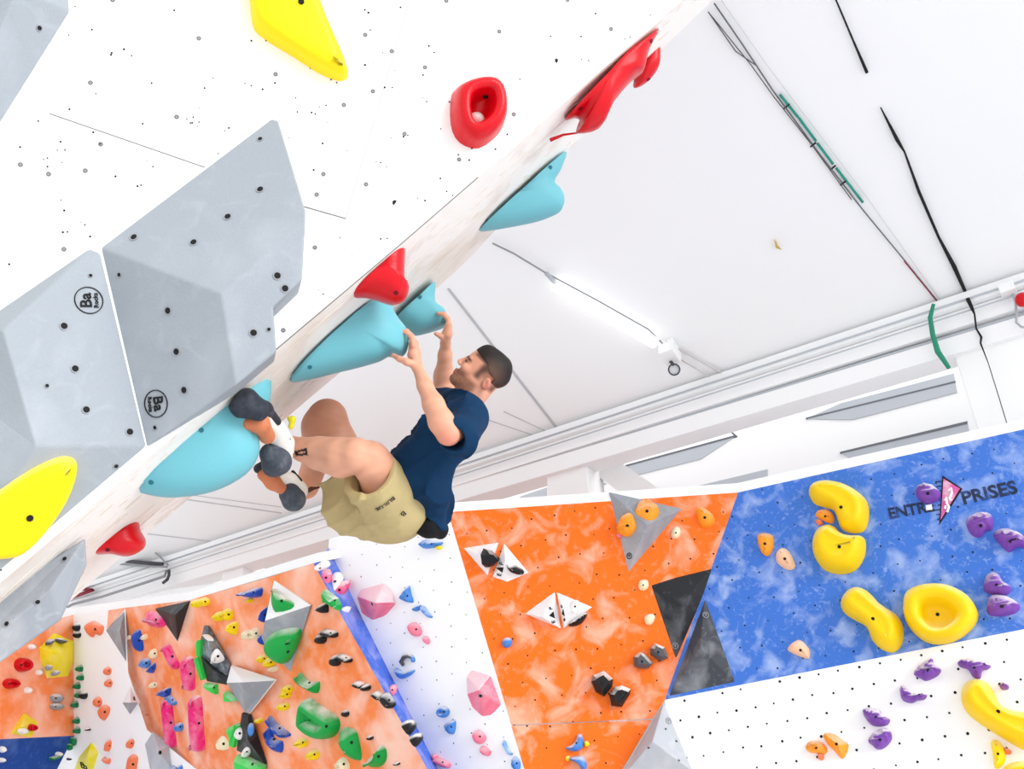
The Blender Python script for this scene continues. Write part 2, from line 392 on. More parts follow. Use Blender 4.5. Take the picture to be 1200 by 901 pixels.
facet(on(e_, (525, 600), (599.5, 849.5), (647, 1010), (720, 1500), (700, 1500), (560, 1000), (513, 901), (425, 725), (402, 676), (385, 642)), wht_m)
bs = mat('blue_side', (70, 110, 214), .55, chalk=.5, scale=5, mix=(190, 190, 240))
lf = [c2.at(370, 659), c2.at(400, 714), c2.at(452, 806), c2.at(505, 901), c2.at(550, 983)]; rt = [e_.at(385, 642), e_.at(425, 725), e_.at(470, 815), e_.at(513, 901), e_.at(560, 1000)]
facet([lf[0], rt[0], e_.at(402, 676), lf[1]], bs, .02); facet([lf[1], e_.at(402, 676), rt[1]], bs, .02)
for i in (1, 2, 3): facet([lf[i], rt[i], rt[i + 1]], bs, .02); facet([lf[i], rt[i + 1], lf[i + 1]], bs, .02)
facet(on(c2, (222, 703), (310, 678), (370, 659), (400, 714), (505, 901), (800, 1430), (560, 1500), (300, 901)), orange2_m, .001)
facet(on(c1, (147, 712), (222, 703), (300, 901), (540, 1500), (460, 1500), (230, 901), (172, 855), (150, 788)), orange2_m, .002)
facet(on(b_, (86, 720), (147, 712), (150, 788), (172, 855), (230, 901), (460, 1500), (0, 1100), (67, 901), (87, 862)), wht_m, .002)
facet(on(a_, (-80, 768), (0, 745), (86, 720), (87, 862), (-120, 872)), orange2_m)
facet(on(a_, (87, 862), (67, 901), (0, 1100), (-140, 1200), (-120, 872)), dblue_m)
facet(on(b_.off(.006), (127, 715), (147, 712), (125, 738)), orange2_m, .01)
# white capping along the top edge
for pl, p, q in ((f_, (525, 600), (865, 577)), (bl, (865, 577), (1700, 393)), (e_, (385, 642), (525, 600)), (c2, (222, 703), (370, 659)), (c1, (147, 712), (222, 703)), (b_, (86, 720), (147, 712)), (a_, (-80, 768), (86, 720))):
    a, b = pl.at(*p), pl.at(*q); up = Vector((0, 0, .07))
    v, f = slab([a, b, b + up, a + up], pl.n, .4); mk('capping', v, f, white, wf)
# rows of bolt holes drilled through the panels
def holes(pl, poly, step, r, rot=0, jit=.15, skip=()):
    c = pl.at(*poly[0]); parts = []; ca, sa = math.cos(rot), math.sin(rot)
    for i in range(-60, 61):
        for j in range(-60, 61):
            x = (i + (j % 2) * .5) * step + random.uniform(-jit, jit) * step; y = j * step * .95 + random.uniform(-jit, jit) * step
            p = c + pl.u * (x * ca - y * sa) + pl.v * (x * sa + y * ca); d = p - CAM; z = d.dot(CF)
            if z < 1: continue
            px, py = 600 + F_PX * d.dot(CR) / z, 450.5 - F_PX * d.dot(CU) / z
            if -20 < px < 1220 and -20 < py < 920 and inpoly(px, py, poly): parts.append(disc(p, pl.n, r * random.uniform(.7, 1.1), 6, .0015))
    v, f = join(parts); mk('bolt_hole', v, f, hole_m, wf, kind='stuff')
holes(f_, [(527, 602), (863, 579), (779, 815), (735, 890), (640, 990), (618, 901)], .155, .0062, .1)
holes(bl, [(865, 579), (1250, 494), (1250, 725), (782, 817)], .155, .0062, .05)
holes(lw, [(782, 824), (1250, 732), (1250, 920), (815, 920)], .122, .0085, .03, .06)
holes(e_, [(525, 603), (615, 901), (515, 901), (425, 720), (390, 645)], .14, .0045, .3, .1)
# wall lettering
e0 = bl.at(1043, 601); e1 = bl.at(1098, 592)
txt_m = mat('faded_black_print', (34, 44, 70), .6, chalk=.45, scale=14, mix=(70, 110, 200))
lettering('ENTRE', bl.at(1067.5, 598), bl.at(1098, 591) - bl.at(1043, 601), bl.n, .1, txt_m, wf, bold=.028, squash=.93)
lettering('PRISES', bl.at(1159, 578), bl.at(1191, 571) - bl.at(1126, 585), bl.n, .116, txt_m, wf, bold=.028)
v, f = slab([bl.at(*tp('K', p)) + bl.n * .006 for p in ((818, 430), (911, 492), (803, 660))], bl.n, .01); mk('logo_border', v, f, hole_m, wf)
v, f = slab([bl.at(*tp('K', p)) + bl.n * .009 for p in ((823, 445), (900, 492), (810, 638))], bl.n, .01); mk('logo_triangle', v, f, mat('faded_pink_print', (214, 92, 160), .6, chalk=.4, scale=12), wf)
sq = [[(845, 500), (858, 488), (862, 510), (850, 535), (858, 545)], [(828, 545), (836, 530), (838, 560), (848, 575), (840, 600)], [(832, 570), (830, 585)]]
v, f = join([tube_mesh([bl.at(*tp('K', p), .012) for p in s], .008, 5) for s in sq]); mk('logo_mark', v, f, white, wf)
v, f = join([tube_mesh([bl.at(*tp('K', (815 - i * .9, 455 + i * 22)), .004), bl.at(*tp('K', (784 + (i % 3) * 5, 458 + i * 22)), .004)], .004, 4) for i in range(9)]); mk('logo_comb', v, f, txt_m, wf)

# ---------------------------------------------------------------- the overhanging board close to the camera
A = Plane(P(472, 284, 3.75), P(800, 0, 4.15), P(0, 0, 3.5))
ar = (A.at(800, 0) - A.at(472, 284)).normalized(); out = ar.cross(A.n).normalized()
if out.dot(A.at(600, 450) - A.at(472, 284)) < 0: out = -out
PHI = math.radians(10)
bdir = -A.n * math.cos(PHI) + out * math.sin(PHI)
BN = out * math.cos(PHI) + A.n * math.sin(PHI)                     # outward normal of the side face
def arete(px):
    lo_, hi_ = (0, 683), (472, 284)
    if px <= 472: return A.at(px, 683 - (399 / 472) * px)
    return A.at(px, 284 - (284 / 328) * (px - 472))
S = Plane(A.at(472, 284), A.at(800, 0), A.at(472, 284) + bdir)
ov = empty('wall_front', A.at(472, 284), kind='structure')
def shrink(poly, d, n):
    k = len(poly); outp = []
    for i in range(k):
        p = poly[i]; a = (poly[i - 1] - p).normalized(); b = (poly[(i + 1) % k] - p).normalized()
        na = n.cross(a); nb = b.cross(n); c = sum(poly, Vector()) / k
        bis = (na * -1 + nb * -1)
        q = (a + b); q = q.normalized() if q.length > 1e-4 else na
        if a.cross(b).dot(n) > 0: q = -q
        s_ = max(.35, math.sin(a.angle(b) / 2)); outp.append(p + q * (d / s_) * (1 if True else 1))
    return outp
P1 = [A.at(*p) for p in ((58, 133), (405, 256), (472, 284))] + [arete(0), arete(-115)]
P2 = [A.at(*p) for p in ((405, 256), (58, 133))] + [arete(-115), arete(-300)] + [A.at(*p) for p in ((-300, -150), (524, -150), (480, 0))]
P3 = [A.at(*p) for p in ((480, 0), (524, -150))] + [arete(975), A.at(800, 0), A.at(472, 284), A.at(405, 256)]
for pp, dd in ((P1, 0), (P2, 0), (P3, 0)):
    v, f = slab(pp, A.n, .018); mk('panel', v, f, board_m, ov)
# joints between the panels: thin dark fillets
jm = mat('joint_grey', (120, 118, 116), .8); jl = mat('joint_pale', (222, 220, 216), .8)
for p, q, r, m_ in (((58, 133), (240, 196), .0022, jm), ((356, 242), (405, 256), .0026, jm), ((405, 256), (480, 0), .0016, mat('joint_mid', (176, 174, 170), .8)), ((405, 256), (472, 284), .001, jl), ((58, 133), (5, 330), .0014, jl)):
    v, f = tube_mesh([A.at(*p), A.at(*q)], r, 4); mk('panel_joint', v, f, m_, ov)
sp = [(-300, .88), (-115, .88), (0, .88), (112, .88), (300, .95), (472, 1.0), (575, .98), (640, .82), (720, .62), (800, .4), (975, .2)]
V = [arete(x) for x, w_ in sp] + [arete(x) + bdir * w_ for x, w_ in sp]; n = len(sp)
mk('side_panel', V, [[i, i + 1, n + i + 1, n + i] for i in range(n - 1)], side_m, ov)
V = [arete(x) + bdir * w_ for x, w_ in sp] + [arete(x) + bdir * w_ - out * 3 for x, w_ in sp]
mk('rear_panel', V, [[i, i + 1, n + i + 1, n + i] for i in range(n - 1)], board_m, ov)
v, f = tube_mesh([arete(x) for x in (300, 400, 472, 560)], .0022, 4); mk('edge_joint', v, f, jm, ov)
ANG = math.atan2(ar.z, math.hypot(ar.x, ar.y))
# grain streaks along the side board
parts = []
for i in range(110):
    x = random.uniform(0, 800); wmax = np.interp(x, [s_[0] for s_ in sp], [s_[1] for s_ in sp]); t = random.uniform(.03, .97) * wmax
    c = arete(x) + bdir * t; L_ = random.uniform(.01, .05) if i % 4 else random.uniform(.1, .3); h_ = random.uniform(.0008, .002) if i % 4 == 0 else random.uniform(.0015, .005)
    q = [c - ar * L_, c + ar * L_, c + ar * L_ * .8 + bdir * h_ * 4, c - ar * L_ * .7 + bdir * h_ * 4]
    parts.append(slab([p + BN * .0012 for p in q], BN, .002))
v, f = join(parts); mk('wood_streak', v, f, mat('worn_wood', (228, 216, 204), .7), ov, kind='stuff')
# T-nuts and screw holes
TN = [(106, 97), (207, 137), (233, 45), (100, 200), (24, 193), (132, 0), (75, 292), (323, 87), (428, 41), (403, 123), (379, 204), (498, 79), (474, 157), (585, 37), (538, 187), (523, 1), (57, 204), (118, 169),
      (369, 290), (327, 361), (459, 60), (665, 0), (716, 34), (332, 387), (371, 228), (638, 196), (602, 134), (354, 2), (437, 107), (429, 216)]
for x, y in TN:
    if y > 683 - .845 * x - 10: continue
    c = A.at(x, y); v, f = ring(c, A.n, .005, .0082, 10, .0015); mk('t_nut', v, f, mat('nut_steel', (110, 110, 112), .4), ov)
    v, f = disc(c - A.n * .001, A.n, .0048, 8, .0018); mk('t_nut_hole', v, f, mat('nut_bore', (150, 150, 150), .8), ov)
near = [(-60, -60), (90, -40), (82, 14), (2, 145), (-60, 200)], [(105, 285), (325, 132), (365, 245), (358, 330), (326, 362), (330, 412), (172, 530), (0, 680), (-60, 400), (0, 360)], [(290, -20), (412, 95), (372, -20)]
parts = []
for i in range(380):
    x, y = random.uniform(-10, 820), random.uniform(-10, 690)
    if x > 470 and random.random() < .35: continue
    if y > 683 - .845 * x - 14 or any(inpoly(x, y, q) for q in near): continue
    parts.append(disc(A.at(x, y), A.n, random.uniform(.0018, .004), 6, .0015))
    if random.random() < .2: parts.append(disc(A.at(x + random.uniform(4, 9), y + random.uniform(-2, 8)), A.n, .003, 6, .0015))
v, f = join(parts); mk('screw_hole', v, f, hole_m, ov, kind='stuff')

# ================================================================ volumes and holds on the overhanging board
GROUP = 'grey volumes on the overhanging board'
v1 = volume('', A, [(105, 291), (118, 296), (172, 523), (8, 662), (-90, 745), (-90, 425)], [(3, 386, .1), (42, 523, .13)],
            [[1, 2, 7], [1, 7, 6], [0, 1, 6], [0, 6, 5], [6, 7, 5], [7, 4, 5], [7, 2, 3], [7, 3, 4]], gvol, 'big grey volume with round black logo at its top corner, white wall above',
            bolts=[(75, 382), (88, 432), (101, 480), (152, 506), (136, 546, .007), (106, 323, .006), (55, 452, .006)], fit=[(6, (1, 2, 7))])
v2 = volume('', A, [(118, 290), (318, 139), (326, 141), (358, 246), (358, 258), (354, 328), (320, 360), (324, 412), (277, 451), (172, 524)], [(259, 344, .23)],
            [[0, 1, 2, 3, 4, 10], [0, 10, 8, 9], [10, 4, 5, 6, 7, 8]], gvol, 'largest grey faceted volume with pointed top and round black logo low down',
            bolts=[(267, 254), (227, 284), (157, 278), (197, 364), (207, 412), (297, 390), (305, 163, .008), (305, 222), (325, 323), (334, 338), (216, 457), (182, 501, .007), (140, 322, .007), (315, 386, .006), (326, 361, .007)], fit=[(2, (0, 1, 10)), (3, (0, 1, 10)), (4, (0, 1, 10)), (8, (0, 9, 10)), (5, (4, 8, 10)), (6, (4, 8, 10)), (7, (4, 8, 10))])
v3 = volume('', A, [(-90, -90), (72, -90), (82, 14), (2, 142), (-90, 250)], [(20, -15, .1)], [[0, 1, 5], [1, 2, 5], [2, 3, 5], [3, 4, 5], [4, 0, 5]], gvol,
            'grey volume cut off by the top corner of the picture', bolts=[(46, 33, .008)])
def logo(v, cx, cy, up):
    c, n, _ = face_hit(v.V, v.F, cx, cy); pl = vplane(v, cx, cy)
    vv, ff = ring(c, n, .043, .046, 32); mk('logo_ring', vv, ff, hole_m, v.o)
    d = pl.at(cx + up[0], cy + up[1]) - c; d.normalize(); e = n.cross(d)         # e: up of the letters
    lettering('Ba', c + e * .008, d, n, .052, hole_m, v.o, 'logo_lettering'); lettering('Rocks', c - e * .023, d, n, .021, hole_m, v.o, 'logo_lettering')
logo(v1, 104, 352, (-1, -10)); logo(v2, 183, 473, (1, 10))
GROUP = None
hold('', vplane(v1, 60, 560), [(-60, 612), (-20, 585), (0, 574), (20, 560), (45, 545), (70, 535), (86, 537), (90, 550), (78, 585), (52, 622), (25, 648), (0, 652), (-40, 650)], .045, 'yellow',
     'yellow drop-shaped macro hold screwed on a grey volume', 'flat', bolt=(35, 607), cat='climbing hold')
hold('', A, [(285, -40), (292, -5), (295, 25), (304, 42), (345, 68), (375, 87), (397, 95), (408, 90), (402, 70), (388, 38), (371, -3), (362, -40)], .08, 'yellow', 'yellow teardrop macro at the top of the white overhang', 'flat', bolt=(353, 2))
# ring-shaped red jug
c = A.at(560, 134)
o = hold('', A, [(529, 112), (541, 102), (572, 95), (588, 108), (592, 135), (585, 156), (561, 174), (538, 167), (528, 146)], .11, 'red', 'red ring-shaped jug hold on the white overhang with a deep pocket',
     [(0, -.03), (.03, .5), (.1, .85), (.2, 1), (.36, 1.0), (.44, .82), (.5, .3), (.56, .12)], bolt=(569, 113))
hold('', A.off(.014), [(551, 134), (561, 131), (568, 138), (566, 147), (553, 143)], .02, 'white', None, 'dome', parent=o, name='chalk_patch')
for x, y, r, lab in ((652, 72, 28, 'white round dish hold on the white overhang near a red macro'), (462, 238, 30, 'white round dish hold on the white overhang above a red hold')):
    o = hold('', A, ell(x, y, r * .9, r, 20, 14), .045, mat('hold_offwhite', (250, 249, 246), .5), lab, 'scoop', sub=1, bolt=(x, y))
    V2, F2 = ring(A.at(x - 2, y - 1, .022), A.n, .008, .013, 12, .002); mk('washer', V2, F2, dark, o)

# ---------------------------------------------------------------- things on its narrow side face
def fin(pts, t0, b, colour, label, base, bolts=(), sub=4, name='climbing_hold', power=.55, flat=.45):
    """a hold standing out sideways: its outline lies at depth t0 behind the board's face; it rounds off to both sides over b metres"""
    px = catmull(pts, sub) if sub > 1 else pts
    pl = A.off(-t0); o = pl.at(*base)
    ring_ = [pl.at(*q) - o for q in px]; n = len(ring_); V, Fc = [], []
    th = [-1.5, -1.3, -1.05, -.75, -.4, 0, .4, .75, 1.05, 1.3, 1.5]
    for k, a in enumerate(th):
        s_ = max(.02, math.cos(a)) ** power
        V += [o + p * s_ - A.n * (b * math.sin(a)) + bdir * 0 for p in ring_]
        if k: Fc += [[(k - 1) * n + i, (k - 1) * n + (i + 1) % n, k * n + (i + 1) % n, k * n + i] for i in range(n)]
    Fc += [list(range(n))[::-1], list(range(len(V) - n, len(V)))]
    ob = mk(name, V, Fc, HC[colour], smooth=True, loc=o, label=label, cat='climbing hold', group=GROUP)
    for q in bolts:
        h_ = face_hit(V, Fc, *q)
        if h_: V2, F2 = disc(h_[0], h_[1], .009, 8, .003); mk('bolt', V2, F2, mat('recess_' + colour, tuple(int(x * .45) for x in [0, 0, 0]) if colour == 'x' else {'teal': (40, 110, 124), 'red': (110, 0, 14)}[colour], .7), ob)
    return ob
fin([(340, 447), (352, 428), (395, 390), (437, 353), (455, 350), (460, 362), (467, 375), (478, 390), (478, 408), (471, 418), (458, 417), (444, 424), (420, 431), (395, 437), (362, 445)], .45, .16, 'teal',
    'long teal horn hold gripped by his lower hand', (400, 385), [(363, 430)])
fin([(459, 379), (472, 364), (490, 348), (508, 332), (508, 350), (511, 360), (522, 369), (522, 382), (510, 388), (488, 393), (472, 388)], .83, .14, 'teal', 'small teal horn hold gripped by his upper hand', (484, 355), [(492, 348)])
fin([(563, 270), (570, 262), (615, 221), (660, 180), (656, 200), (648, 216), (658, 229), (658, 246), (640, 256), (605, 264)], .66, .13, 'teal', 'teal horn hold on the side face, higher up than his hands', (610, 225), [(645, 196)])
fin([(160, 573), (172, 556), (205, 520), (265, 478), (290, 455), (314, 443), (318, 455), (314, 480), (303, 500), (304, 530), (288, 556), (250, 576), (205, 583), (175, 580)], .28, .14, 'teal', 'big flat teal macro under his climbing shoes', (235, 505), [(236, 504), (177, 565)])
fin([(410, 347), (425, 333), (450, 310), (472, 290), (473, 318), (474, 332), (479, 340), (474, 352), (462, 357), (445, 352), (430, 348)], .14, .12, 'red', 'red cone-shaped hold above the teal horns', (445, 315), [(464, 343)])
fin([(105, 650), (120, 638), (140, 622), (160, 610), (165, 622), (171, 634), (167, 644), (150, 652), (130, 649)], .62, .12, 'red', 'small red hold low on the side face beside steel pipes', (132, 632), [(126, 644)])
fin([(664, 137), (700, 100), (735, 61), (752, 50), (770, 37), (763, 52), (757, 65), (752, 86), (742, 92), (716, 124), (706, 146), (696, 153), (678, 154), (684, 145), (683, 138), (676, 135)], .12, .12, 'red', 'long red half-pipe macro high on the side face', (705, 95), [(680, 127), (763, 48)], sub=2)
fin([(745, 98), (754, 66), (768, 51), (770, 78), (763, 92), (752, 100)], .4, .08, 'red', 'small red hold tucked behind the long red macro', (758, 72), [(760, 93)])
tube('climbing_hold', [A.at(645, 164, -.2), A.at(660, 158, -.2), A.at(682, 155, -.2)], [.008, .005, .003], HC['red'], label='thin red edge strip below the long red macro', cat='climbing hold')
GROUP = 'grey volumes on the overhanging board'
lv = A.off(-.2)
volume('', lv, [(-80, 757), (0, 694), (99, 631), (101, 662), (70, 727), (0, 776), (-80, 840)], [(60, 690, .05), (-60, 790, .05)], [[0, 1, 2, 7, 8], [2, 3, 4, 7], [4, 5, 6, 8, 7], [6, 0, 8]], gvol2,
       'grey angular volume hanging at the low end of the side face', bolts=[(76, 655, .008), (8, 731, .008), (44, 705, .008)])
GROUP = None

# ================================================================ the far wall: volumes and holds
# -- blue panel
GROUP = 'yellow macros on the blue panel'
hold('K', bl, [(190, 500), (228, 462), (300, 458), (375, 478), (440, 520), (472, 570), (472, 640), (448, 692), (395, 700), (345, 680), (328, 640), (310, 595), (270, 580), (215, 560)], .13, 'macro_yellow', 'yellow kidney-shaped macro at the top of the blue panel', 'soft', bolt=None)
hold('K', bl, [(208, 745), (228, 690), (270, 665), (312, 668), (345, 705), (395, 716), (440, 714), (460, 745), (452, 815), (410, 875), (340, 893), (265, 872), (218, 810)], .13, 'macro_yellow', 'yellow rounded macro under the kidney-shaped one on the blue panel', 'soft')
hold('G', bl, [(343, 105), (390, 54), (445, 54), (490, 88), (530, 132), (600, 175), (635, 235), (630, 315), (592, 354), (535, 342), (487, 295), (462, 235), (400, 200), (350, 160)], .13, 'macro_yellow', 'yellow peanut-shaped macro low on the blue panel', 'soft')
hold('G', bl, [(636, 135), (655, 75), (740, 42), (850, 48), (945, 100), (988, 180), (952, 250), (870, 306), (770, 316), (695, 275), (645, 205)], .15, 'macro_yellow', 'yellow bowl-shaped macro with an oval hollow',
     [(0, -.03), (.03, .5), (.1, .8), (.22, 1), (.4, .96), (.5, .8), (.58, .35), (.75, .2)], conc=(800, 205))
GROUP = 'purple holds on the blue panel'
hold('K', bl, [(690, 500), (712, 475), (745, 468), (785, 485), (812, 515), (795, 550), (745, 562), (708, 545)], .08, 'purple', 'purple ribbed hold covering the wall lettering', rough=.35)
hold('K', bl, [(928, 650), (950, 615), (1030, 602), (1058, 640), (1050, 685), (1020, 690), (995, 722), (950, 705)], .08, 'purple', 'purple hold with chalky top edge under the end of the lettering', rough=.35)
hold('K', bl, [(1058, 715), (1075, 685), (1150, 685), (1210, 725), (1210, 770), (1170, 765), (1130, 790), (1090, 755)], .08, 'purple', 'purple hold cut by the picture edge under the lettering', rough=.35)
hold('G', bl, [(1010, 45), (1025, -5), (1050, -20), (1085, -10), (1100, 30), (1138, 45), (1130, 80), (1085, 85), (1022, 75)], .08, 'purple', 'purple hold stacked upon another beside the yellow bowl macro', rough=.3)
hold('G', bl, [(1028, 125), (1045, 88), (1120, 92), (1178, 128), (1170, 165), (1100, 186), (1030, 175)], .08, 'purple', 'purple hold below another one beside the yellow bowl macro', rough=.3)
GROUP = 'orange footholds on the blue panel'
hold('K', bl, [(222, 615), (240, 590), (285, 592), (310, 625), (300, 655), (255, 640)], .04, 'orange', 'small orange hold wedged between two yellow macros')
hold('K', bl, [(220, 640), (245, 636), (258, 655), (238, 664)], .02, 'coral', 'tiny pinkish chip beside the orange hold between yellow macros')
hold('K', bl, [(-48, 710), (-25, 700), (22, 710), (24, 770), (0, 808), (-30, 790), (-45, 750)], .05, 'orange', 'orange hold near the orange edge of the blue panel')
hold('K', bl, [(38, 795), (65, 768), (100, 785), (130, 855), (95, 872), (45, 840)], .05, 'peach', 'pale orange hold beside a brighter one on the blue panel')
hold('G', bl, [(90, 340), (118, 308), (152, 295), (192, 335), (196, 372), (185, 384), (135, 368)], .05, 'peach', 'pale orange chalky hold low on the blue panel')
hold('K', bl, [(738, 568), (768, 564), (771, 590), (741, 593)], .008, 'white', 'small white paper tag under the purple ribbed hold', 'flat', sub=1, name='route_tag', cat='tag')
GROUP = 'charcoal volumes at the orange and blue corner'
vk = volume('F', bl, [(905, 100), (1047, 493), (735, 560), (895, 130)], [(880, 330, .09)], [[0, 1, 4], [1, 2, 4], [2, 3, 0, 4]], cvol, 'charcoal pyramid volume on the blue panel with chalky ridge', bolts=[])
vj = volume('F', f_, [(650, 38), (770, 0), (942, -42), (905, 70), (768, 390)], [(800, 120, .05)], [[0, 1, 5], [1, 2, 5], [2, 3, 5], [3, 4, 5], [4, 0, 5]], kvol, 'black triangular volume on the orange panel edge')
for v, x, y in ((vk, 908, 178), (vj, 765, 322), (None, 0, 0)):
    if v:
        h_ = face_hit(v.V, v.F, *tp('F', (x, y)))
        vv, ff = ring(h_[0], h_[1], .017, .021, 16); mk('logo_ring', vv, ff, mat('logo_pale', (150, 154, 160)), v.o)
        pl = vplane(v, *tp('F', (x, y))); lettering('V', h_[0], pl.u, h_[1], .03, mat('logo_pale', (0, 0, 0)), v.o, 'logo_lettering')
# -- white lower panel
GROUP = 'purple holds on the white panel'
for pts, lab in (([(682, 455), (705, 420), (740, 400), (770, 378), (778, 410), (812, 435), (795, 465), (745, 488), (718, 478)], 'purple star-shaped hold on the white panel under a yellow peanut macro'),
                 ([(888, 405), (905, 388), (955, 385), (1000, 395), (1045, 415), (1030, 435), (1005, 440), (995, 478), (960, 470), (940, 435), (905, 425)], 'purple winged hold touching the big yellow macro on the white panel'),
                 ([(622, 510), (650, 522), (672, 545), (705, 552), (745, 550), (735, 575), (700, 580), (675, 592), (635, 582), (620, 550)], 'purple crescent hold on the white panel under a star-shaped one'),
                 ([(445, 618), (480, 618), (525, 625), (535, 648), (572, 665), (560, 695), (510, 702), (480, 690), (452, 655)], 'upper hold of a purple pair beside orange holds'),
                 ([(470, 770), (490, 735), (535, 710), (570, 715), (582, 760), (550, 800), (515, 810), (490, 790)], 'lower hold of a purple pair beside orange holds'),
                 ([(1085, 505), (1105, 495), (1130, 510), (1125, 528), (1095, 528)], 'tiny purple foot chip above the big yellow macro')):
    hold('G', lw, pts, .08, 'purple', lab, rough=.35)
GROUP = None
hold('G', lw, [(905, 540), (925, 498), (975, 478), (1030, 498), (1065, 550), (1090, 600), (1150, 630), (1230, 640), (1290, 650), (1290, 800), (1210, 815), (1130, 775), (1040, 720), (950, 655), (912, 600)], .15, 'macro_yellow', 'huge yellow banana-shaped macro on the white panel', 'soft')
hold('G', lw, [(1042, 775), (1068, 762), (1095, 785), (1115, 820), (1110, 870), (1080, 900), (1060, 890), (1055, 830)], .06, 'yellow', 'small yellow hold under the banana-shaped macro')
hold('G', lw, [(1100, 800), (1135, 810), (1140, 830), (1110, 828)], .03, 'coral', 'small coral chip under the banana-shaped macro')
hold('G', lw, [(1100, 905), (1130, 875), (1190, 862), (1260, 880), (1270, 960), (1180, 980), (1110, 960)], .08, 'macro_yellow', 'round yellow macro cut by the bottom corner', 'soft')
GROUP = 'orange holds on the white panel'
hold('G', lw, [(175, 800), (190, 775), (220, 770), (255, 775), (280, 810), (262, 835), (235, 828), (195, 822)], .06, 'orange', 'short orange hold beside a wedge-shaped orange hold', rough=.3)
hold('G', lw, [(258, 745), (275, 730), (315, 738), (350, 765), (378, 785), (370, 825), (348, 855), (315, 820), (280, 785)], .07, 'orange', 'wedge-shaped orange hold on the white panel', 'fin')
hold('G', lw, [(235, 830), (262, 835), (258, 858), (238, 855)], .03, 'coral', 'small coral chip under the short orange hold')
GROUP = None
# -- pale volume in the corner of orange and white panels
vw = volume('F', Plane(f_.at(779, 822), lw.at(811, 901), f_.at(730, 901)).off(.0), [(712, 588), (845, 905), (870, 980), (480, 980), (525, 905)], [(658, 770, .16)], [[0, 1, 5], [1, 2, 3, 5], [3, 4, 0, 5]], lgvol,
       'pale grey pyramid volume at the foot of the orange panel', bolts=[(720, 713, .006), (782, 860, .006), (640, 800, .006), (770, 770, .006)])
h_ = face_hit(vw.V, vw.F, *tp('F', (733, 675)))
if h_:
    vv, ff = ring(h_[0], h_[1], .017, .022, 16); mk('logo_ring', vv, ff, steel, vw.o)
    lettering('V', h_[0], vplane(vw, *tp('F', (733, 675))).u, h_[1], .03, steel, vw.o, 'logo_lettering')
# -- orange panel
vg = volume('J', f_, [(455, 506), (797, 583), (545, 882)], [(634, 658, .17)], [[0, 1, 3], [1, 2, 3], [2, 0, 3]], gvol2, 'grey pyramid volume carrying two orange holds')
h_ = face_hit(vg.V, vg.F, *tp('J', (550, 805))); vv, ff = ring(h_[0], h_[1], .017, .022, 16); mk('logo_ring', vv, ff, hole_m, vg.o)
lettering('V', h_[0], vplane(vg, *tp('J', (550, 805))).u, h_[1], .03, hole_m, vg.o, 'logo_lettering')
GROUP = 'orange holds at the top of the orange panel'
pg = vplane(vg, *tp('J', (632, 590))); pg2 = vplane(vg, *tp('J', (540, 660)))
hold('J', pg, [(578, 600), (590, 565), (620, 553), (660, 568), (688, 590), (680, 625), (645, 640), (600, 622)], .06, 'orange', 'orange hold on the upper face of the grey pyramid volume', rough=.3)
hold('J', pg2, [(500, 690), (512, 635), (535, 606), (562, 608), (582, 660), (575, 690), (545, 718), (515, 705)], .06, 'orange', 'orange hold on the shaded flank of the grey pyramid volume', rough=.3)
hold('J', pg2, [(494, 705), (510, 695), (518, 712), (505, 722)], .02, 'rose', 'tiny pink chip beside an orange hold on the grey pyramid')
hold('J', f_, [(862, 590), (880, 572), (940, 610), (950, 650), (912, 675), (880, 655)], .06, 'orange', 'orange hold camouflaged on the orange panel near the blue one')
GROUP = 'cream holds on the orange panel'
hold('J', f_, ell(768, 697, 22, 29, 20), .04, 'cream', 'cream oval hold beside the grey pyramid volume')
hold('F', f_, [(592, 35), (605, 14), (635, 15), (640, 45), (620, 64), (598, 58)], .04, 'cream', 'cream hold at the upper corner of the black triangular volume')
hold('F', f_, [(620, 195), (632, 178), (658, 172), (671, 190), (655, 222), (630, 222)], .04, 'cream', 'cream hold halfway down the black triangular volume')
GROUP = 'dark stone-like holds on the orange panel'
gemk = dict(prof='gem', sub=1, smooth=False, bolt=None)
hold('F', f_, [(570, 375), (598, 350), (625, 365), (660, 405), (640, 430), (600, 430), (573, 420)], .09, 'stone', 'grey stone-like hold with chalk, lower one of its pair', **gemk)
hold('F', f_, [(648, 335), (670, 310), (715, 330), (732, 380), (695, 397), (650, 365)], .09, 'stone', 'grey stone-like hold with chalk beside the black volume', **gemk)
hold('F', f_, [(370, 490), (380, 460), (430, 438), (474, 478), (470, 515), (432, 562), (392, 540)], .1, 'black', 'black faceted hold, upper one of a touching pair', **gemk)
hold('F', f_, [(455, 550), (480, 515), (515, 507), (556, 525), (553, 550), (515, 610), (466, 605)], .1, 'black', 'black faceted hold, lower one of a touching pair', **gemk)
GROUP = 'blue footholds on the orange panel'
hold('F', f_, [(250, 800), (285, 785), (303, 760), (305, 740), (328, 738), (336, 780), (325, 808), (285, 818)], .06, 'sky', 'chalky blue hook-shaped hold low on the orange panel')
hold('F', f_, [(253, 852), (290, 842), (330, 838), (350, 870), (348, 905), (325, 905), (310, 870)], .06, 'sky', 'chalky blue hold at the bottom edge of the orange panel')
hold('F', f_, [(336, 775), (352, 768), (364, 785), (345, 796)], .03, 'yellow', 'small yellow chip beside the hook-shaped blue hold')
hold('F', f_, [(250, 845), (268, 838), (272, 855), (258, 864)], .02, 'yellow', 'small yellow chip on the blue hold at the bottom edge')
hold('E', f_, [(1152, 310), (1165, 285), (1190, 285), (1202, 300), (1195, 325), (1165, 332)], .05, 'sky', 'blue foothold alone on the orange panel beside the white one')
GROUP = 'white pyramid volumes on the orange panel'
PB = dict(bevel=.003)
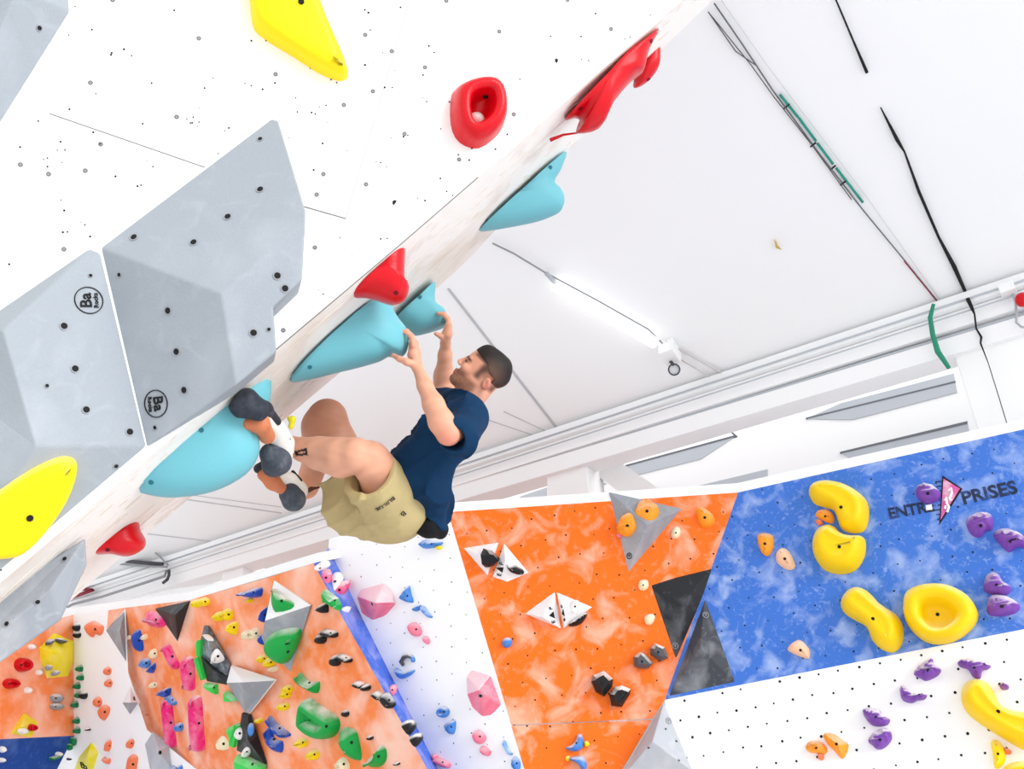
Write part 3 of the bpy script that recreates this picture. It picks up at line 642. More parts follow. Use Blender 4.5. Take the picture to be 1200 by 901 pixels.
va = volume('P', f_, [(88, 148), (362, 103), (275, 362)], [(222, 205, .12)], [[0, 1, 3], [1, 2, 3], [2, 0, 3]], wvol, 'white pyramid volume with a black hold on its face, upper pair', **PB)
vb = volume('P', f_, [(405, 112), (598, 340), (430, 412), (315, 372)], [(415, 250, .1)], [[0, 1, 4], [1, 2, 4], [2, 3, 4], [3, 0, 4]], wvol, 'white pyramid volume with a curved black slit, upper pair', bolts=tuple(('P', 0) for _ in ()), **PB)
vc = volume('P', f_, [(568, 660), (800, 490), (848, 775)], [(710, 690, .11)], [[0, 1, 3], [1, 2, 3], [2, 0, 3]], wvol, 'white pyramid volume with black triangle logo, lower pair', **PB)
vd = volume('P', f_, [(815, 492), (1095, 608), (870, 775)], [(880, 640, .1)], [[0, 1, 3], [1, 2, 3], [2, 0, 3]], wvol, 'white pyramid volume with a round pale hold, lower pair', **PB)
def ep(v, x, y, dx, dy):
    h_ = face_hit(v.V, v.F, *tp('P', (x, y))); pl = vplane(v, *tp('P', (x, y))); q = pl.at(*tp('P', (x + dx, y + dy))); d = (q - h_[0]).normalized(); e = h_[1].cross(d)
    lettering('E', h_[0] - d * .045, d, h_[1], .042, hole_m, v.o, 'logo_lettering'); lettering('P', h_[0] + d * .045, d, h_[1], .042, hole_m, v.o, 'logo_lettering')
    vv, ff = slab([h_[0] + h_[1] * .004 + p for p in (d * -.022 - e * .018, d * .022 - e * .018, e * .03)], h_[1], .006); mk('logo_triangle', vv, ff, hole_m, v.o)
ep(vc, 779, 672, -8, -40); ep(vb, 377, 312, 8, -40); ep(vd, 868, 655, -8, -40)
GROUP = 'black and white holds on the white pyramids'
hold('P', vplane(va, *tp('P', (285, 230))), [(222, 200), (245, 150), (290, 155), (335, 205), (342, 235), (300, 285), (258, 298), (232, 275)], .05, 'black', 'black chalky hold on the face of a white pyramid', 'gem', smooth=False, sub=1, bolt=None)
hold('P', vplane(vb, *tp('P', (500, 300))), [(425, 275), (440, 292), (490, 280), (510, 290), (555, 318), (560, 345), (525, 352), (470, 340), (438, 318)], .03, 'black', 'black moustache-shaped hold on a white pyramid')
hold('P', vplane(vd, *tp('P', (960, 610))), ell(960, 605, 42, 44), .03, 'white', 'round pale hold on a white pyramid')
hold('P', f_, [(905, 745), (950, 700), (1010, 665), (1055, 655), (1040, 700), (1000, 745), (930, 762)], .06, 'black', 'black chalky hold under the lower white pyramid', rough=.2)
GROUP = None
# -- white panel behind the climber
GROUP = 'rose volumes on the white panel'
rv = dict(bevel=.012)
mr = mat('rose_volume', (246, 120, 144), .5, chalk=.25, scale=5, mix=(255, 220, 226)); mr2 = mat('rose_volume_pale', (252, 206, 214), .55, chalk=.4, scale=5)  # the second rose is paler, for some of the faces
volume('E', e_, [(472, 92), (490, 52), (600, 28), (637, 58), (654, 125), (602, 190), (545, 203), (492, 172)], [(560, 122, .13), (640, 120, .06)], [[0, 1, 2, 8], [2, 3, 9, 8], [3, 4, 9], [4, 5, 6, 8, 9], [6, 7, 0, 8]], mr,
       'faceted rose volume at the top of the white panel', bolts=[(545, 126, .012)], mats=[mr, mr2], fm=[1, 1, 1, 0, 0], **rv)
volume('E', e_, [(985, 470), (1010, 428), (1100, 462), (1150, 600), (1100, 655), (1060, 655), (1008, 612), (988, 550)], [(1045, 530, .12)], [[0, 1, 2, 8], [2, 3, 8], [3, 4, 5, 8], [5, 6, 7, 8], [7, 0, 8]], mr,
       'faceted rose volume touching the edge of the orange panel', bolts=[(1053, 556, .012)], mats=[mr, mr2], fm=[1, 0, 0, 0, 1], **rv)
GROUP = 'pink and rose holds on the white panel'
hold('E', e_, [(718, 235), (735, 213), (765, 222), (780, 255), (768, 278), (738, 272)], .06, 'rose', 'rose oval hold halfway up the white panel', 'gem', sub=2)
hold('E', e_, [(782, 285), (800, 275), (817, 295), (812, 315), (795, 310)], .04, 'rose', 'small rose hold just below a rose oval one')
hold('E', e_, [(1022, 740), (1035, 718), (1062, 722), (1082, 755), (1060, 782), (1035, 772)], .06, 'rose', 'rose hold under the rose volume at the orange edge', 'gem', sub=2)
hold('E', e_, [(1052, 800), (1075, 790), (1103, 820), (1090, 840), (1062, 828)], .05, 'rose', 'rose hold lowest beside the orange edge')
hold('E', e_, rod((850, 858), (900, 880), 16), .05, 'rose', 'long rose hold at the foot of the blue strip')
hold('E', e_, ell(842, 842, 12, 14), .04, 'rose', 'little rose knob above a long rose hold')
GROUP = 'blue holds on the white panel'
hold('E', e_, [(673, 95), (700, 70), (720, 38), (728, 75), (740, 118), (715, 118), (690, 108)], .05, 'sky', 'blue claw-shaped hold beside the rose volume', rough=.3)
hold('E', e_, [(732, 150), (755, 135), (775, 130), (768, 155), (748, 162)], .04, 'sky', 'small blue hold joined to a thin blue curve', rough=.2)
hold('E', e_, [(770, 140), (790, 135), (812, 165), (830, 190), (805, 188), (785, 165)], .04, 'sky', 'thin curved blue hold below the claw-shaped one')
hold('E', e_, [(655, 428), (672, 430), (700, 446), (745, 432), (738, 452), (700, 475), (668, 472)], .05, 'sky', 'blue tray-shaped hold under a dark curve on the white panel')
hold('E', e_, [(722, 372), (738, 365), (748, 395), (730, 400), (735, 385)], .03, 'sky', 'tiny blue hook beside a dark curve')
tube('climbing_hold', [e_.at(*tp('E', q), .02) for q in ((690, 415), (680, 398), (692, 375), (712, 370), (730, 382))], [.012, .016, .016, .014, .008], HC['stone'], label='thin dark curved hold above the blue tray-shaped one', cat='climbing hold', group=GROUP)
hold('E', e_, ell(882, 632, 27, 27), .05, 'sky', 'round blue pocket hold', 'scoop')
hold('E', e_, [(888, 690), (912, 680), (935, 668), (938, 700), (930, 735), (908, 733), (895, 712)], .05, 'sky', 'blocky blue hold below the round blue pocket', rough=.3)
hold('E', e_, [(1160, 765), (1172, 770), (1185, 805), (1205, 828), (1195, 835), (1172, 812)], .04, 'sky', 'thin blue crescent near the bottom of the orange edge')
hold('F', e_, [(0, 855), (22, 840), (40, 870), (38, 900), (10, 905)], .05, 'sky', 'chalky blue hold at the bottom edge beside the orange panel', rough=.3)
hold('I', e_, [(768, 745), (800, 728), (838, 738), (875, 738), (870, 755), (830, 768), (785, 770)], .06, 'sky', 'chalky blue hold right below the climber', rough=.3)
hold('I', e_, [(845, 762), (868, 756), (872, 772), (852, 776)], .03, 'yellow', 'tiny yellow chip next to the blue hold below the climber')
# -- blue strip and its edge
st = Plane(c2.at(378, 675), e_.at(410, 700), c2.at(470, 840))
GROUP = 'holds on the narrow blue strip'
hold('T', st, [(380, 255), (420, 215), (490, 210), (525, 270), (470, 290), (410, 285)], .05, 'white', 'white block above a pink hold at the top of the blue strip', 'flat', sub=2, bolt=None)
hold('T', st, [(460, 290), (530, 280), (570, 400), (555, 440), (520, 430), (490, 380)], .05, 'pink', 'pink hold at the top of the blue strip')
hold('T', st, [(560, 360), (600, 320), (640, 340), (690, 410), (690, 440), (620, 540), (590, 490)], .05, 'white', 'white long block beside a pink cylinder on the blue strip', 'flat', sub=2)
hold('T', st, [(612, 480), (650, 440), (700, 455), (738, 500), (725, 575), (690, 580), (630, 555)], .09, 'pink', 'pink cylinder hold on the blue strip')
hold('T', c2, [(540, 500), (640, 590), (670, 610), (700, 680), (700, 745), (570, 665), (545, 650)], .07, 'green', 'green wedge hold beside the pink cylinder', 'gem', sub=1, smooth=False, bolt=None)
hold('T', st, [(700, 740), (730, 712), (790, 750), (780, 780), (740, 770)], .04, 'white', 'small white hold under the green wedge')
hold('E', st, ell(640, 530, 13, 24, -15), .03, 'rose', 'small rose hold halfway down the blue strip')
GROUP = 'black holds on the chalky orange panel'
kk = [('E', [(290, 145), (312, 128), (336, 118), (342, 160), (330, 168), (308, 165)], 'black hold at the point of the white and grey pyramid'),
      ('E', ell(313, 288, 21, 26, 10), 'black round hold, upper pair on the chalky orange panel'), ('E', rod((330, 258), (370, 268), 17), 'black bar hold, upper pair on the chalky orange panel'),
      ('E', ell(381, 390, 21, 28), 'black round hold, second pair under a dark bar'), ('E', rod((405, 370), (440, 388), 14), 'black bar hold, second pair under the upper one'),
      ('E', rod((482, 498), (502, 508), 14), 'black chalky knob, third pair near the blue strip'), ('E', ell(525, 516, 15, 17), 'black round knob, third pair near the blue strip'),
      ('E', rod((572, 545), (592, 562), 14), 'black chalky knob beside the blue strip'), ('E', rod((612, 560), (636, 596), 20), 'black long hold overlapping the blue strip'),
      ('E', ell(423, 638, 15, 18, -20), 'black single knob above the green holds'), ('E', ell(540, 752, 12, 12), 'tiny black chip above a green crescent'), ('E', ell(665, 873, 12, 9), 'tiny black chip at the bottom edge near the blue strip'),
      ('E', rod((698, 695), (718, 722), 17), 'black hold, upper one at the low end of the blue strip'), ('E', rod((735, 758), (748, 778), 17), 'black hold, lower one at the low end of the blue strip')]
for i, (t, pts, lab) in enumerate(kk): hold(t, st if i >= 12 else c2, pts, .06 if i < 9 or i > 11 else .035, 'black', lab, bolt=None)
GROUP = None
# -- chalky orange panels
lit_shaded = [wvol, gvol2]  # lit white tops and shaded grey undersides, painted into the pyramids
vp = volume('E', c2, [(85, 14), (260, 131), (162, 447), (20, 305)], [(42, 205, .17), (258, 133, .02)], [[0, 1, 5, 4], [5, 1, 2, 4], [2, 3, 4], [3, 0, 4]], wvol, 'big pyramid volume, white above with painted grey shade below, carrying green holds', mats=lit_shaded, fm=[0, 1, 1, 1], bevel=.004)
vq = volume('R', c1, [(188, 150), (228, 2), (612, 128), (385, 420), (345, 400)], [(330, 145, .14)], [[0, 1, 5], [1, 2, 5], [2, 3, 4, 5], [4, 0, 5]], wvol, 'lower pyramid volume with white top and underside painted in grey shade', mats=lit_shaded, fm=[0, 0, 1, 1], bevel=.004)
GROUP = 'green holds on the chalky orange panel'
hold('E', vplane(vp, *tp('E', (120, 110))), [(85, 62), (100, 60), (145, 95), (178, 122), (165, 150), (90, 166), (80, 130)], .07, 'green', 'green wedge on the white face of the big pyramid', 'gem', sub=2)
hold('E', vplane(vp, *tp('E', (130, 300))), [(40, 325), (50, 290), (85, 258), (140, 242), (205, 240), (213, 275), (190, 340), (155, 395), (115, 395), (60, 360)], .1, 'green', 'big glossy green hold under the big pyramid', bolt=(150, 350))
hold('E', c2, [(203, 455), (215, 447), (235, 475), (265, 490), (300, 490), (298, 530), (285, 546), (245, 530), (212, 500)], .07, 'green', 'green crescent hold under the big pyramid', 'fin')
hold('E', c2, [(235, 640), (240, 580), (258, 563), (290, 590), (345, 625), (385, 655), (396, 695), (380, 735), (345, 757), (300, 745), (250, 712), (232, 680)], .12, 'green', 'largest green scooped hold in the middle of the orange panel', 'scoop', bolt=(330, 700))
hold('E', c2, [(395, 725), (425, 702), (468, 718), (485, 765), (496, 855), (460, 852), (410, 815)], .09, 'green', 'green leaf-shaped hold under the largest green one', 'fin')
hold('E', c2, [(525, 870), (540, 840), (572, 830), (575, 800), (590, 786), (612, 810), (612, 855), (590, 885), (550, 892)], .08, 'green', 'green comma-shaped hold near the bottom edge', 'fin')
GROUP = 'blue holds on the chalky orange panel'
hold('E', c2, [(62, 650), (78, 655), (110, 690), (160, 730), (162, 745), (130, 755), (100, 745), (85, 705)], .06, 'blue', 'blue crescent hold, upper one of a curved pair', 'fin')
hold('E', c2, [(50, 720), (62, 697), (80, 720), (90, 760), (128, 770), (125, 822), (90, 815), (55, 785)], .06, 'blue', 'blue crescent hold, lower one of a curved pair', 'fin')
hold('Q', c2, [(605, 40), (700, 30), (790, -10), (870, -20), (880, 40), (850, 95), (700, 95)], .07, 'blue', 'blue boat-shaped hold at the top of the chalky orange panel')
hold('Q', c2, [(855, 350), (880, 270), (935, 205), (935, 300), (900, 395)], .05, 'blue', 'blue hold peeking out behind the big pyramid, upper one')
hold('Q', c2, [(840, 580), (900, 500), (925, 560), (910, 660), (870, 630)], .05, 'blue', 'blue hold peeking out behind the big pyramid, lower one')
GROUP = 'yellow knob holds on the chalky orange panel'
yy = [('Q', ell(120, 170, 45, 50), 'yellow knob nearest the black triangle, first of a cluster'), ('Q', ell(205, 150, 60, 55), 'yellow double knob at the top of the panel crease'), ('Q', ell(385, 320, 50, 60), 'yellow knob with white chalk, second row'),
      ('Q', ell(480, 300, 58, 75), 'chalky yellow knob above a plain yellow one'), ('Q', [(465, 450), (510, 395), (580, 375), (595, 420), (580, 530), (520, 530)], 'plain yellow blocky hold under two chalky knobs'),
      ('Q', ell(712, 535, 50, 62), 'pale yellow knob beside the big pyramid'), ('Q', ell(800, 520, 48, 70), 'pale yellow knob touching the big pyramid'), ('Q', ell(750, 130, 22, 28), 'tiny yellow knob under the blue boat-shaped hold'),
      ('E', ell(38, 382, 20, 20), 'yellow knob under the big green hold, first of a string'), ('E', ell(70, 400, 22, 24), 'yellow knob under the big green hold, middle of a string'), ('E', ell(90, 430, 16, 14), 'cream chip at the end of a yellow string'),
      ('E', ell(155, 525, 20, 22), 'yellow knob with chalk beside the green crescent'), ('E', ell(145, 550, 20, 20), 'yellow knob just under a chalky one beside the green crescent'), ('E', ell(135, 606, 24, 20), 'yellow knob above the blue curved pair'),
      ('E', ell(24, 670, 13, 13), 'small orange-yellow chip beside the blue curved pair'), ('E', ell(220, 776, 27, 24), 'yellow knob under the largest green hold'), ('E', ell(274, 832, 26, 26), 'yellow chalky knob low on the orange panel')]
for t, pts, lab in yy: hold(t, c2, pts, .055, 'yellow' if 'pale' not in lab and 'cream' not in lab else 'cream', lab, rough=.25, bolt=None)
hold('E', c2, [(385, 870), (400, 845), (425, 850), (440, 885), (430, 910), (390, 905)], .06, 'cream', 'cream lumpy hold at the bottom edge of the orange panel', rough=.4)
GROUP = 'pink holds on the chalky orange panel'
hold('D', c1, [(685, 170), (720, 160), (760, 185), (780, 225), (745, 238), (700, 225)], .07, 'pink', 'pink boat-shaped hold behind the black triangle', 'fin')
hold('D', c1, rod((788, 330), (828, 415), 17), .05, 'pink', 'short slanting pink bar hold')
hold('D', c1, rod((888, 395), (898, 515), 26, w2=18), .07, 'pink', 'pink bar hold beside the dark crease volume')
hold('D', c1, rod((790, 580), (812, 785), 17), .07, 'pink', 'narrow long pink bar with chalky side')
hold('D', c1, rod((925, 575), (940, 795), 23), .08, 'pink', 'longest thick pink bar hold')
GROUP = 'blue holds between the pink bars'
hold('D', c1, [(628, 270), (640, 250), (660, 250), (675, 330), (665, 348), (645, 340)], .06, 'blue', 'upright blue hold under the pink boat-shaped one')
hold('D', c1, ell(686, 403, 22, 25), .05, 'sky', 'sky blue round hold of a touching pair')
hold('D', c1, [(705, 420), (728, 400), (730, 430), (715, 452), (703, 440)], .05, 'blue', 'dark blue wedge beside a sky blue hold')
hold('D', c1, [(752, 535), (798, 516), (800, 545), (775, 562)], .05, 'blue', 'blue fan-shaped hold atop the narrow pink bar')
hold('D', c1, rod((798, 562), (820, 590), 11), .04, 'sky', 'little blue bar beside the fan-shaped hold')
hold('D', c1, ell(845, 702, 16, 22), .05, 'sky', 'grey-blue knob between the two long pink bars')
GROUP = 'white knobs between the pink bars'
for t, pts, lab in (('D', ell(605, 283, 12, 12), 'white chip beside the upright blue hold, grey volume side'), ('D', ell(684, 280, 9, 14), 'white chip beside the upright blue hold, pink bar side'), ('D', ell(725, 358, 14, 24), 'cream knob above the sky blue pair'),
                    ('D', ell(725, 505, 15, 15), 'cream knob below the sky blue pair'), ('D', [(1020, 800), (1030, 755), (1050, 745), (1072, 775), (1072, 805), (1045, 812)], 'white lumpy hold beside the longest pink bar')):
    hold(t, c1, pts, .045, 'cream', lab, bolt=None, rough=.2)
hold('D', c1, ell(690, 642, 7, 7), .02, 'coral', 'tiny red-brown chip near the white panel edge', bolt=None)
GROUP = 'dark volumes along the orange crease'
volume('D', c1, [(725, 148), (893, 110), (832, 303)], [(822, 178, .1)], [[0, 1, 3], [1, 2, 3], [2, 0, 3]], kvol, 'black upside-down triangle volume at the top of the wall')
vm = volume('Q', c1, [(190, 430), (235, 440), (480, 890), (445, 1060), (160, 790), (135, 640)], [(250, 700, .08)], [[0, 1, 6], [1, 2, 6], [2, 3, 4, 6], [4, 5, 0, 6]], mvol, 'grey marbled volume with pale holds on the orange crease')
hold('Q', vplane(vm, *tp('Q', (340, 780))), [(285, 760), (340, 700), (400, 760), (430, 830), (370, 855), (300, 820)], .05, 'white', 'pale greenish knob on the grey marbled volume')
hold('Q', vplane(vm, *tp('Q', (230, 560))), [(200, 550), (235, 530), (290, 570), (300, 610), (230, 605)], .04, 'white', 'small pale knob at the top of the grey marbled volume')
volume('D', c1, [(938, 366), (1066, 468), (1060, 506), (970, 490)], [(1000, 440, .06)], [[0, 1, 4], [1, 2, 4], [2, 3, 4], [3, 0, 4]], kvol, 'black slanted volume above the lower pyramid')
vn = volume('R', c1, [(322, 410), (382, 430), (528, 862), (400, 800), (275, 740)], [(370, 640, .08)], [[0, 1, 5], [1, 2, 5], [2, 3, 5], [3, 4, 5], [4, 0, 5]], kvol, 'long black volume with pale holds below the lower pyramid')
hold('R', vplane(vn, *tp('R', (305, 590))), ell(305, 590, 24, 58), .04, 'white', 'white oval hold on the long black volume')
hold('R', vplane(vn, *tp('R', (395, 570))), ell(398, 560, 24, 60), .04, 'sky', 'pale blue oval hold on the long black volume')
hold('R', vplane(vn, *tp('R', (370, 755))), ell(368, 750, 32, 42), .04, 'white', 'white egg-shaped hold low on the long black volume')
GROUP = 'green wedges behind the dark volumes'
def wedge(t, pts, lab, col='bright_green', h=.05): hold(t, c1, pts, h, col, lab, 'gem', sub=1, smooth=False, bolt=None)
wedge('D', [(938, 300), (955, 290), (952, 370), (940, 350)], 'thin green wedge beside the grey marbled volume')
wedge('D', [(938, 370), (968, 470), (962, 480), (932, 390)], 'thin green strip beside the black slanted volume')
wedge('R', [(20, 145), (115, 155), (120, 245), (70, 220)], 'pale green triangle under the black slanted volume')
wedge('R', [(205, 215), (295, 300), (215, 310)], 'bright green triangle under the lower pyramid')
wedge('R', [(220, 530), (300, 495), (320, 520), (275, 710), (245, 620)], 'bright green wedge beside the long black volume')
wedge('R', [(305, 770), (400, 800), (535, 870), (520, 930), (330, 930)], 'bright green wedge under the long black volume', h=.07)
GROUP = None
# -- white panel at the far end
volume('D', b_, [(495, 250), (583, 160), (592, 400)], [(560, 255, .08)], [[0, 1, 3], [1, 2, 3], [2, 0, 3]], gvol2, 'grey triangular volume at the top of the far white panel')
hold('D', c1, [(545, 340), (558, 330), (590, 385), (580, 395)], .03, 'dgreen', 'dark green sliver on the grey triangular volume', bolt=None)
vs_ = volume('S', b_, [(555, 155), (620, 20), (680, 155), (615, 247)], [(617, 155, .09)], [[0, 1, 4], [1, 2, 4], [2, 3, 4], [3, 0, 4]], wvol, 'small pyramid volume, white above with painted grey shade below', mats=lit_shaded, fm=[0, 0, 1, 1], bevel=.003)  # grey lower faces are painted shade here too
h_ = face_hit(vs_.V, vs_.F, *tp('S', (648, 125))); lettering('S', h_[0], vplane(vs_, *tp('S', (648, 125))).u, h_[1], .05, hole_m, vs_.o, 'logo_lettering')
vy = volume('S', b_, [(315, 460), (368, 545), (325, 690), (170, 700), (215, 580)], [(275, 590, .1)], [[0, 1, 5], [1, 2, 5], [2, 3, 5], [3, 4, 5], [4, 0, 5]], mat('lemon_volume', (236, 226, 20), .5, chalk=.2, scale=5), 'lemon yellow volume with black letters at the bottom edge')
h_ = face_hit(vy.V, vy.F, *tp('S', (258, 650)))
if h_: lettering('EP', h_[0], vplane(vy, *tp('S', (258, 650))).u + vplane(vy, *tp('S', (258, 650))).v * .9, h_[1], .1, hole_m, vy.o, 'logo_lettering')
vz = volume('S', b_, [(730, 480), (790, 385), (920, 490), (945, 680), (780, 720)], [(850, 545, .1)], [[0, 1, 5], [1, 2, 5], [2, 3, 5], [3, 4, 5], [4, 0, 5]], lgvol, 'pale grey rock-shaped volume at the foot of the far panel', bolts=[(850, 545, .015)])
hold('S', b_, [(940, 650), (965, 645), (980, 665), (1020, 635), (1025, 690), (940, 700)], .05, 'sky', 'chalky blue hold at the foot of the rock-shaped volume')
GROUP = 'coral holds on the far white panel'
cc = [('D', [(400, 228), (420, 215), (440, 205), (462, 215), (488, 232), (482, 265), (465, 275), (452, 262), (436, 285), (415, 262)], 'coral jagged hold at the top of the far white panel'),
      ('D', ell(510, 440, 13, 20), 'coral drop, upper one of a pair on the far white panel'), ('D', ell(515, 497, 13, 20), 'coral drop, lower one of a pair on the far white panel'),
      ('D', ell(463, 585, 16, 25), 'pale coral drop above a larger coral one'), ('D', [(465, 620), (490, 598), (515, 608), (514, 640), (490, 674), (475, 655)], 'largest coral drop on the far white panel'),
      ('D', ell(513, 790, 10, 28, 10), 'slim coral drop above a coral chip near the yellow volume'), ('D', [(490, 840), (505, 852), (520, 850), (515, 878), (497, 868)], 'coral chip near the yellow volume'),
      ('D', ell(617, 780, 13, 24, 10), 'coral drop above a coral bar near the rock-shaped volume'), ('D', rod((628, 850), (620, 905), 20), 'coral bar at the bottom edge near the rock-shaped volume')]
for t, pts, lab in cc: hold(t, b_, pts, .05, 'coral', lab, bolt=None)
GROUP = 'small green holds down the far white panel'
for i, (x, y, lab) in enumerate(((378, 428, 'uppermost green nub of the column on the far white panel'), (382, 470, 'second green nub from the top of the column'), (366, 510, 'third green nub from the top of the column'), (372, 552, 'green nub touching a black curl'),
                                 (357, 597, 'green nub just under the black curl'), (363, 672, 'second lowest green nub on the white panel edge'), (366, 718, 'lowest green nub on the white panel edge'))):
    hold('D', b_, [(x - 14, y + 4), (x - 5, y - 14), (x + 5, y - 18), (x + 12, y - 4), (x + 10, y + 14), (x - 6, y + 15)], .05, 'dgreen', lab, bolt=None)
GROUP = 'small black holds on the far white panel'
for x, y, a, b, lab in ((365, 235, 13, 20, 'black knob, upper one at the top of the far white panel'), (368, 270, 13, 17, 'charcoal knob, lower one at the top of the far white panel'), (397, 553, 15, 20, 'black curl-shaped hold beside a green nub'), (421, 713, 6, 7, 'tiny black chip low on the far white panel'), (318, 853, 6, 7, 'tiny black chip beside the deep blue panel')):
    hold('D', b_ if x > 330 else a_, ell(x, y, a, b), .05, 'black', lab, bolt=None)
GROUP = None
# -- orange and deep blue panel at the far end
volume('D', a_, [(185, 330), (255, 262), (345, 300), (343, 400), (320, 466), (220, 476), (190, 400)], [(290, 355, .16), (240, 345, .14)], [[0, 1, 8], [1, 2, 7, 8], [2, 3, 7], [3, 4, 7], [4, 5, 8, 7], [5, 6, 8], [6, 0, 8]], mat('lemon_volume2', (248, 228, 30), .45, chalk=.15, scale=5), 'big lemon yellow faceted volume with four grey holds')
yv = bpy.data.objects['climbing_volume'] if False else None
GROUP = 'grey holds on and near the lemon volume'
ap = a_.off(.1)
for x, y, a, b, r, col, lab in ((235, 305, 20, 11, -45, 'stone', 'dark grey oval hold at the upper edge of the lemon volume'), (288, 299, 24, 13, 15, 'stone', 'dark grey slotted hold at the top of the lemon volume'), (228, 425, 12, 15, 20, 'grey', 'grey hold low on the lemon volume, outer edge'), (262, 450, 18, 12, -40, 'grey', 'grey hold at the bottom of the lemon volume')):
    hold('D', ap, ell(x, y, a, b, r), .06, col, lab, bolt=None, lift=-.02)
hold('D', a_, ell(262, 568, 30, 23), .06, 'grey', 'silver grey hold, upper one of a pair below the lemon volume'); hold('D', a_, ell(262, 607, 30, 18), .06, 'grey', 'silver grey hold, lower one of a pair below the lemon volume')
GROUP = 'round red holds on the far orange panel'
hold('D', a_, ell(100, 412, 36, 34, 0, 12), .09, 'red', 'round red hold, upper one on the far orange panel', 'scoop'); hold('D', a_, ell(44, 500, 34, 25, 0, 12), .08, 'red', 'round red hold, lower one near the picture edge', 'scoop')
GROUP = 'white knobs on the far orange panel'
for x, y, r, lab in ((145, 328, 14, 'white knob beside the lemon volume, uppermost'), (178, 447, 14, 'white knob at the lower corner of the lemon volume'), (128, 531, 16, 'white knob under the two red holds')): hold('D', a_, ell(x, y, r, r), .05, 'white', lab, bolt=None)
GROUP = None
volume('D', a_, [(48, 735), (112, 636), (182, 682), (148, 752)], [(110, 690, .12)], [[0, 1, 4], [1, 2, 4], [2, 3, 4], [3, 0, 4]], mat('lemon_volume2', (0, 0, 0)), 'small yellow pyramid volume with a red hold near the deep blue panel')
hold('D', a_.off(.07), ell(103, 722, 22, 15), .05, 'white', 'white hold on the small yellow pyramid', bolt=None); hold('D', a_.off(.07), ell(148, 706, 20, 17), .05, 'red', 'red ring hold on the small yellow pyramid', 'scoop')
GROUP = 'holds on the deep blue panel'
for pts, col, lab in ((rod((238, 852), (268, 842), 9), 'dgreen', 'dark green bar hold, lower one on the deep blue panel'), (ell(272, 830, 14, 12), 'white', 'pale knob on the deep blue panel beside a green bar'), (rod((338, 760), (335, 785), 10), 'dgreen', 'green hold at the top corner of the deep blue panel'), (ell(322, 797, 10, 17), 'dgreen', 'green hold beside the top corner of the deep blue panel'),
                      (ell(8, 808, 14, 16), 'white', 'white knob at the picture edge on the deep blue panel'), (ell(5, 858, 14, 12), 'white', 'pale knob lowest at the picture edge on the deep blue panel')):
    hold('D', a_, pts, .05, col, lab, bolt=None)
GROUP = None

# ================================================================ ceiling and services
def cl(px, py, h=.02): return CE.at(px, py, h)
tray = empty('cable_run', cl(960, 180), label='bundle of thin cables and green cable tape running down the ceiling', cat='cable')
for pts, r, m_ in ((((830, 14), (862, 60), (888, 78)), .004, mat('cable_grey', (110, 112, 116))), (((837, 4), (870, 52), (905, 105), (960, 180), (1012, 247), (1060, 305), (1098, 352)), .005, mat('cable_grey', (0, 0, 0))),
                   (((845, 0), (900, 78), (1012, 226), (1102, 352)), .002, mat('cable_pale', (210, 206, 208))), (((830, 14), (880, 76), (908, 115), (950, 168), (998, 234)), .003, mat('cable_dark', (70, 60, 60))),
                   (((1060, 306), (1082, 333), (1099, 354)), .006, mat('cable_red', (150, 40, 60)))):
    tube('cable', [cl(*p) for p in pts], r, m_, tray, 6)
gm = mat('green_tape', (40, 146, 130), .5)
for a, b in (((914, 111), (935, 137)), ((936, 138), (956, 165)), ((958, 168), (976, 192)), ((980, 197), (1011, 237))): tube('green_tape', [cl(*a, .024), cl(*b, .024)], .009, gm, tray, 6)
for x, y in ((922, 125), (953, 170), (976, 197), (988, 215)): tube('clip', [cl(x - 3, y + 2, .01), cl(x + 3, y - 3, .035)], .006, hole_m, tray, 5)
tube('green_cable_sleeve', [BW.at(1094, 356, .2), BW.at(1090, 372, .16), BW.at(1093, 392, .12), BW.at(1099, 412, .1), BW.at(1112, 431, .1)], [.012, .016, .018, .02, .014], mat('green_sleeve', (40, 140, 110)), label='green cable sleeve bending down over the white beam', cat='cable')
o = tube('cable', [cl(978, -4), cl(1000, 48), cl(1016, 85)], [.005, .006, .010], hole_m, label='black cable stretched along the ceiling, upper length', cat='cable', group='black cables on the ceiling')
o = tube('cable', [cl(1032, 126), cl(1052, 165), cl(1060, 178), cl(1077, 225), cl(1100, 278), cl(1118, 312), cl(1134, 348)], [.004, .012, .006, .010, .009, .015, .011], hole_m, label='black cable stretched along the ceiling, lower length reaching the beam', cat='cable', group='black cables on the ceiling')
tube('cable', [BW.at(*p, .12 if p[1] < 372 else .05) for p in ((1134, 350), (1139, 361), (1142, 368), (1144, 385), (1150, 395), (1149, 402), (1158, 425), (1172, 470), (1182, 503))], [.014, .012, .006, .006, .008, .006, .003, .003, .003], hole_m, label='thin black wire trailing down the white post', cat='cable')
# ceiling seams
sm = mat('ceiling_seam', (188, 190, 194), .7)
for p, q, r in (((525, 338), (655, 505), .014), ((560, 488), (640, 515), .006), ((590, 482), (650, 510), .006), ((170, 625), (272, 637), .008), ((218, 585), (330, 601), .008), ((225, 580), (330, 594), .006)):
    v, f = tube_mesh([cl(*p, 0), cl(*q, 0)], r, 4); mk('seam', v, f, sm, ceiling)
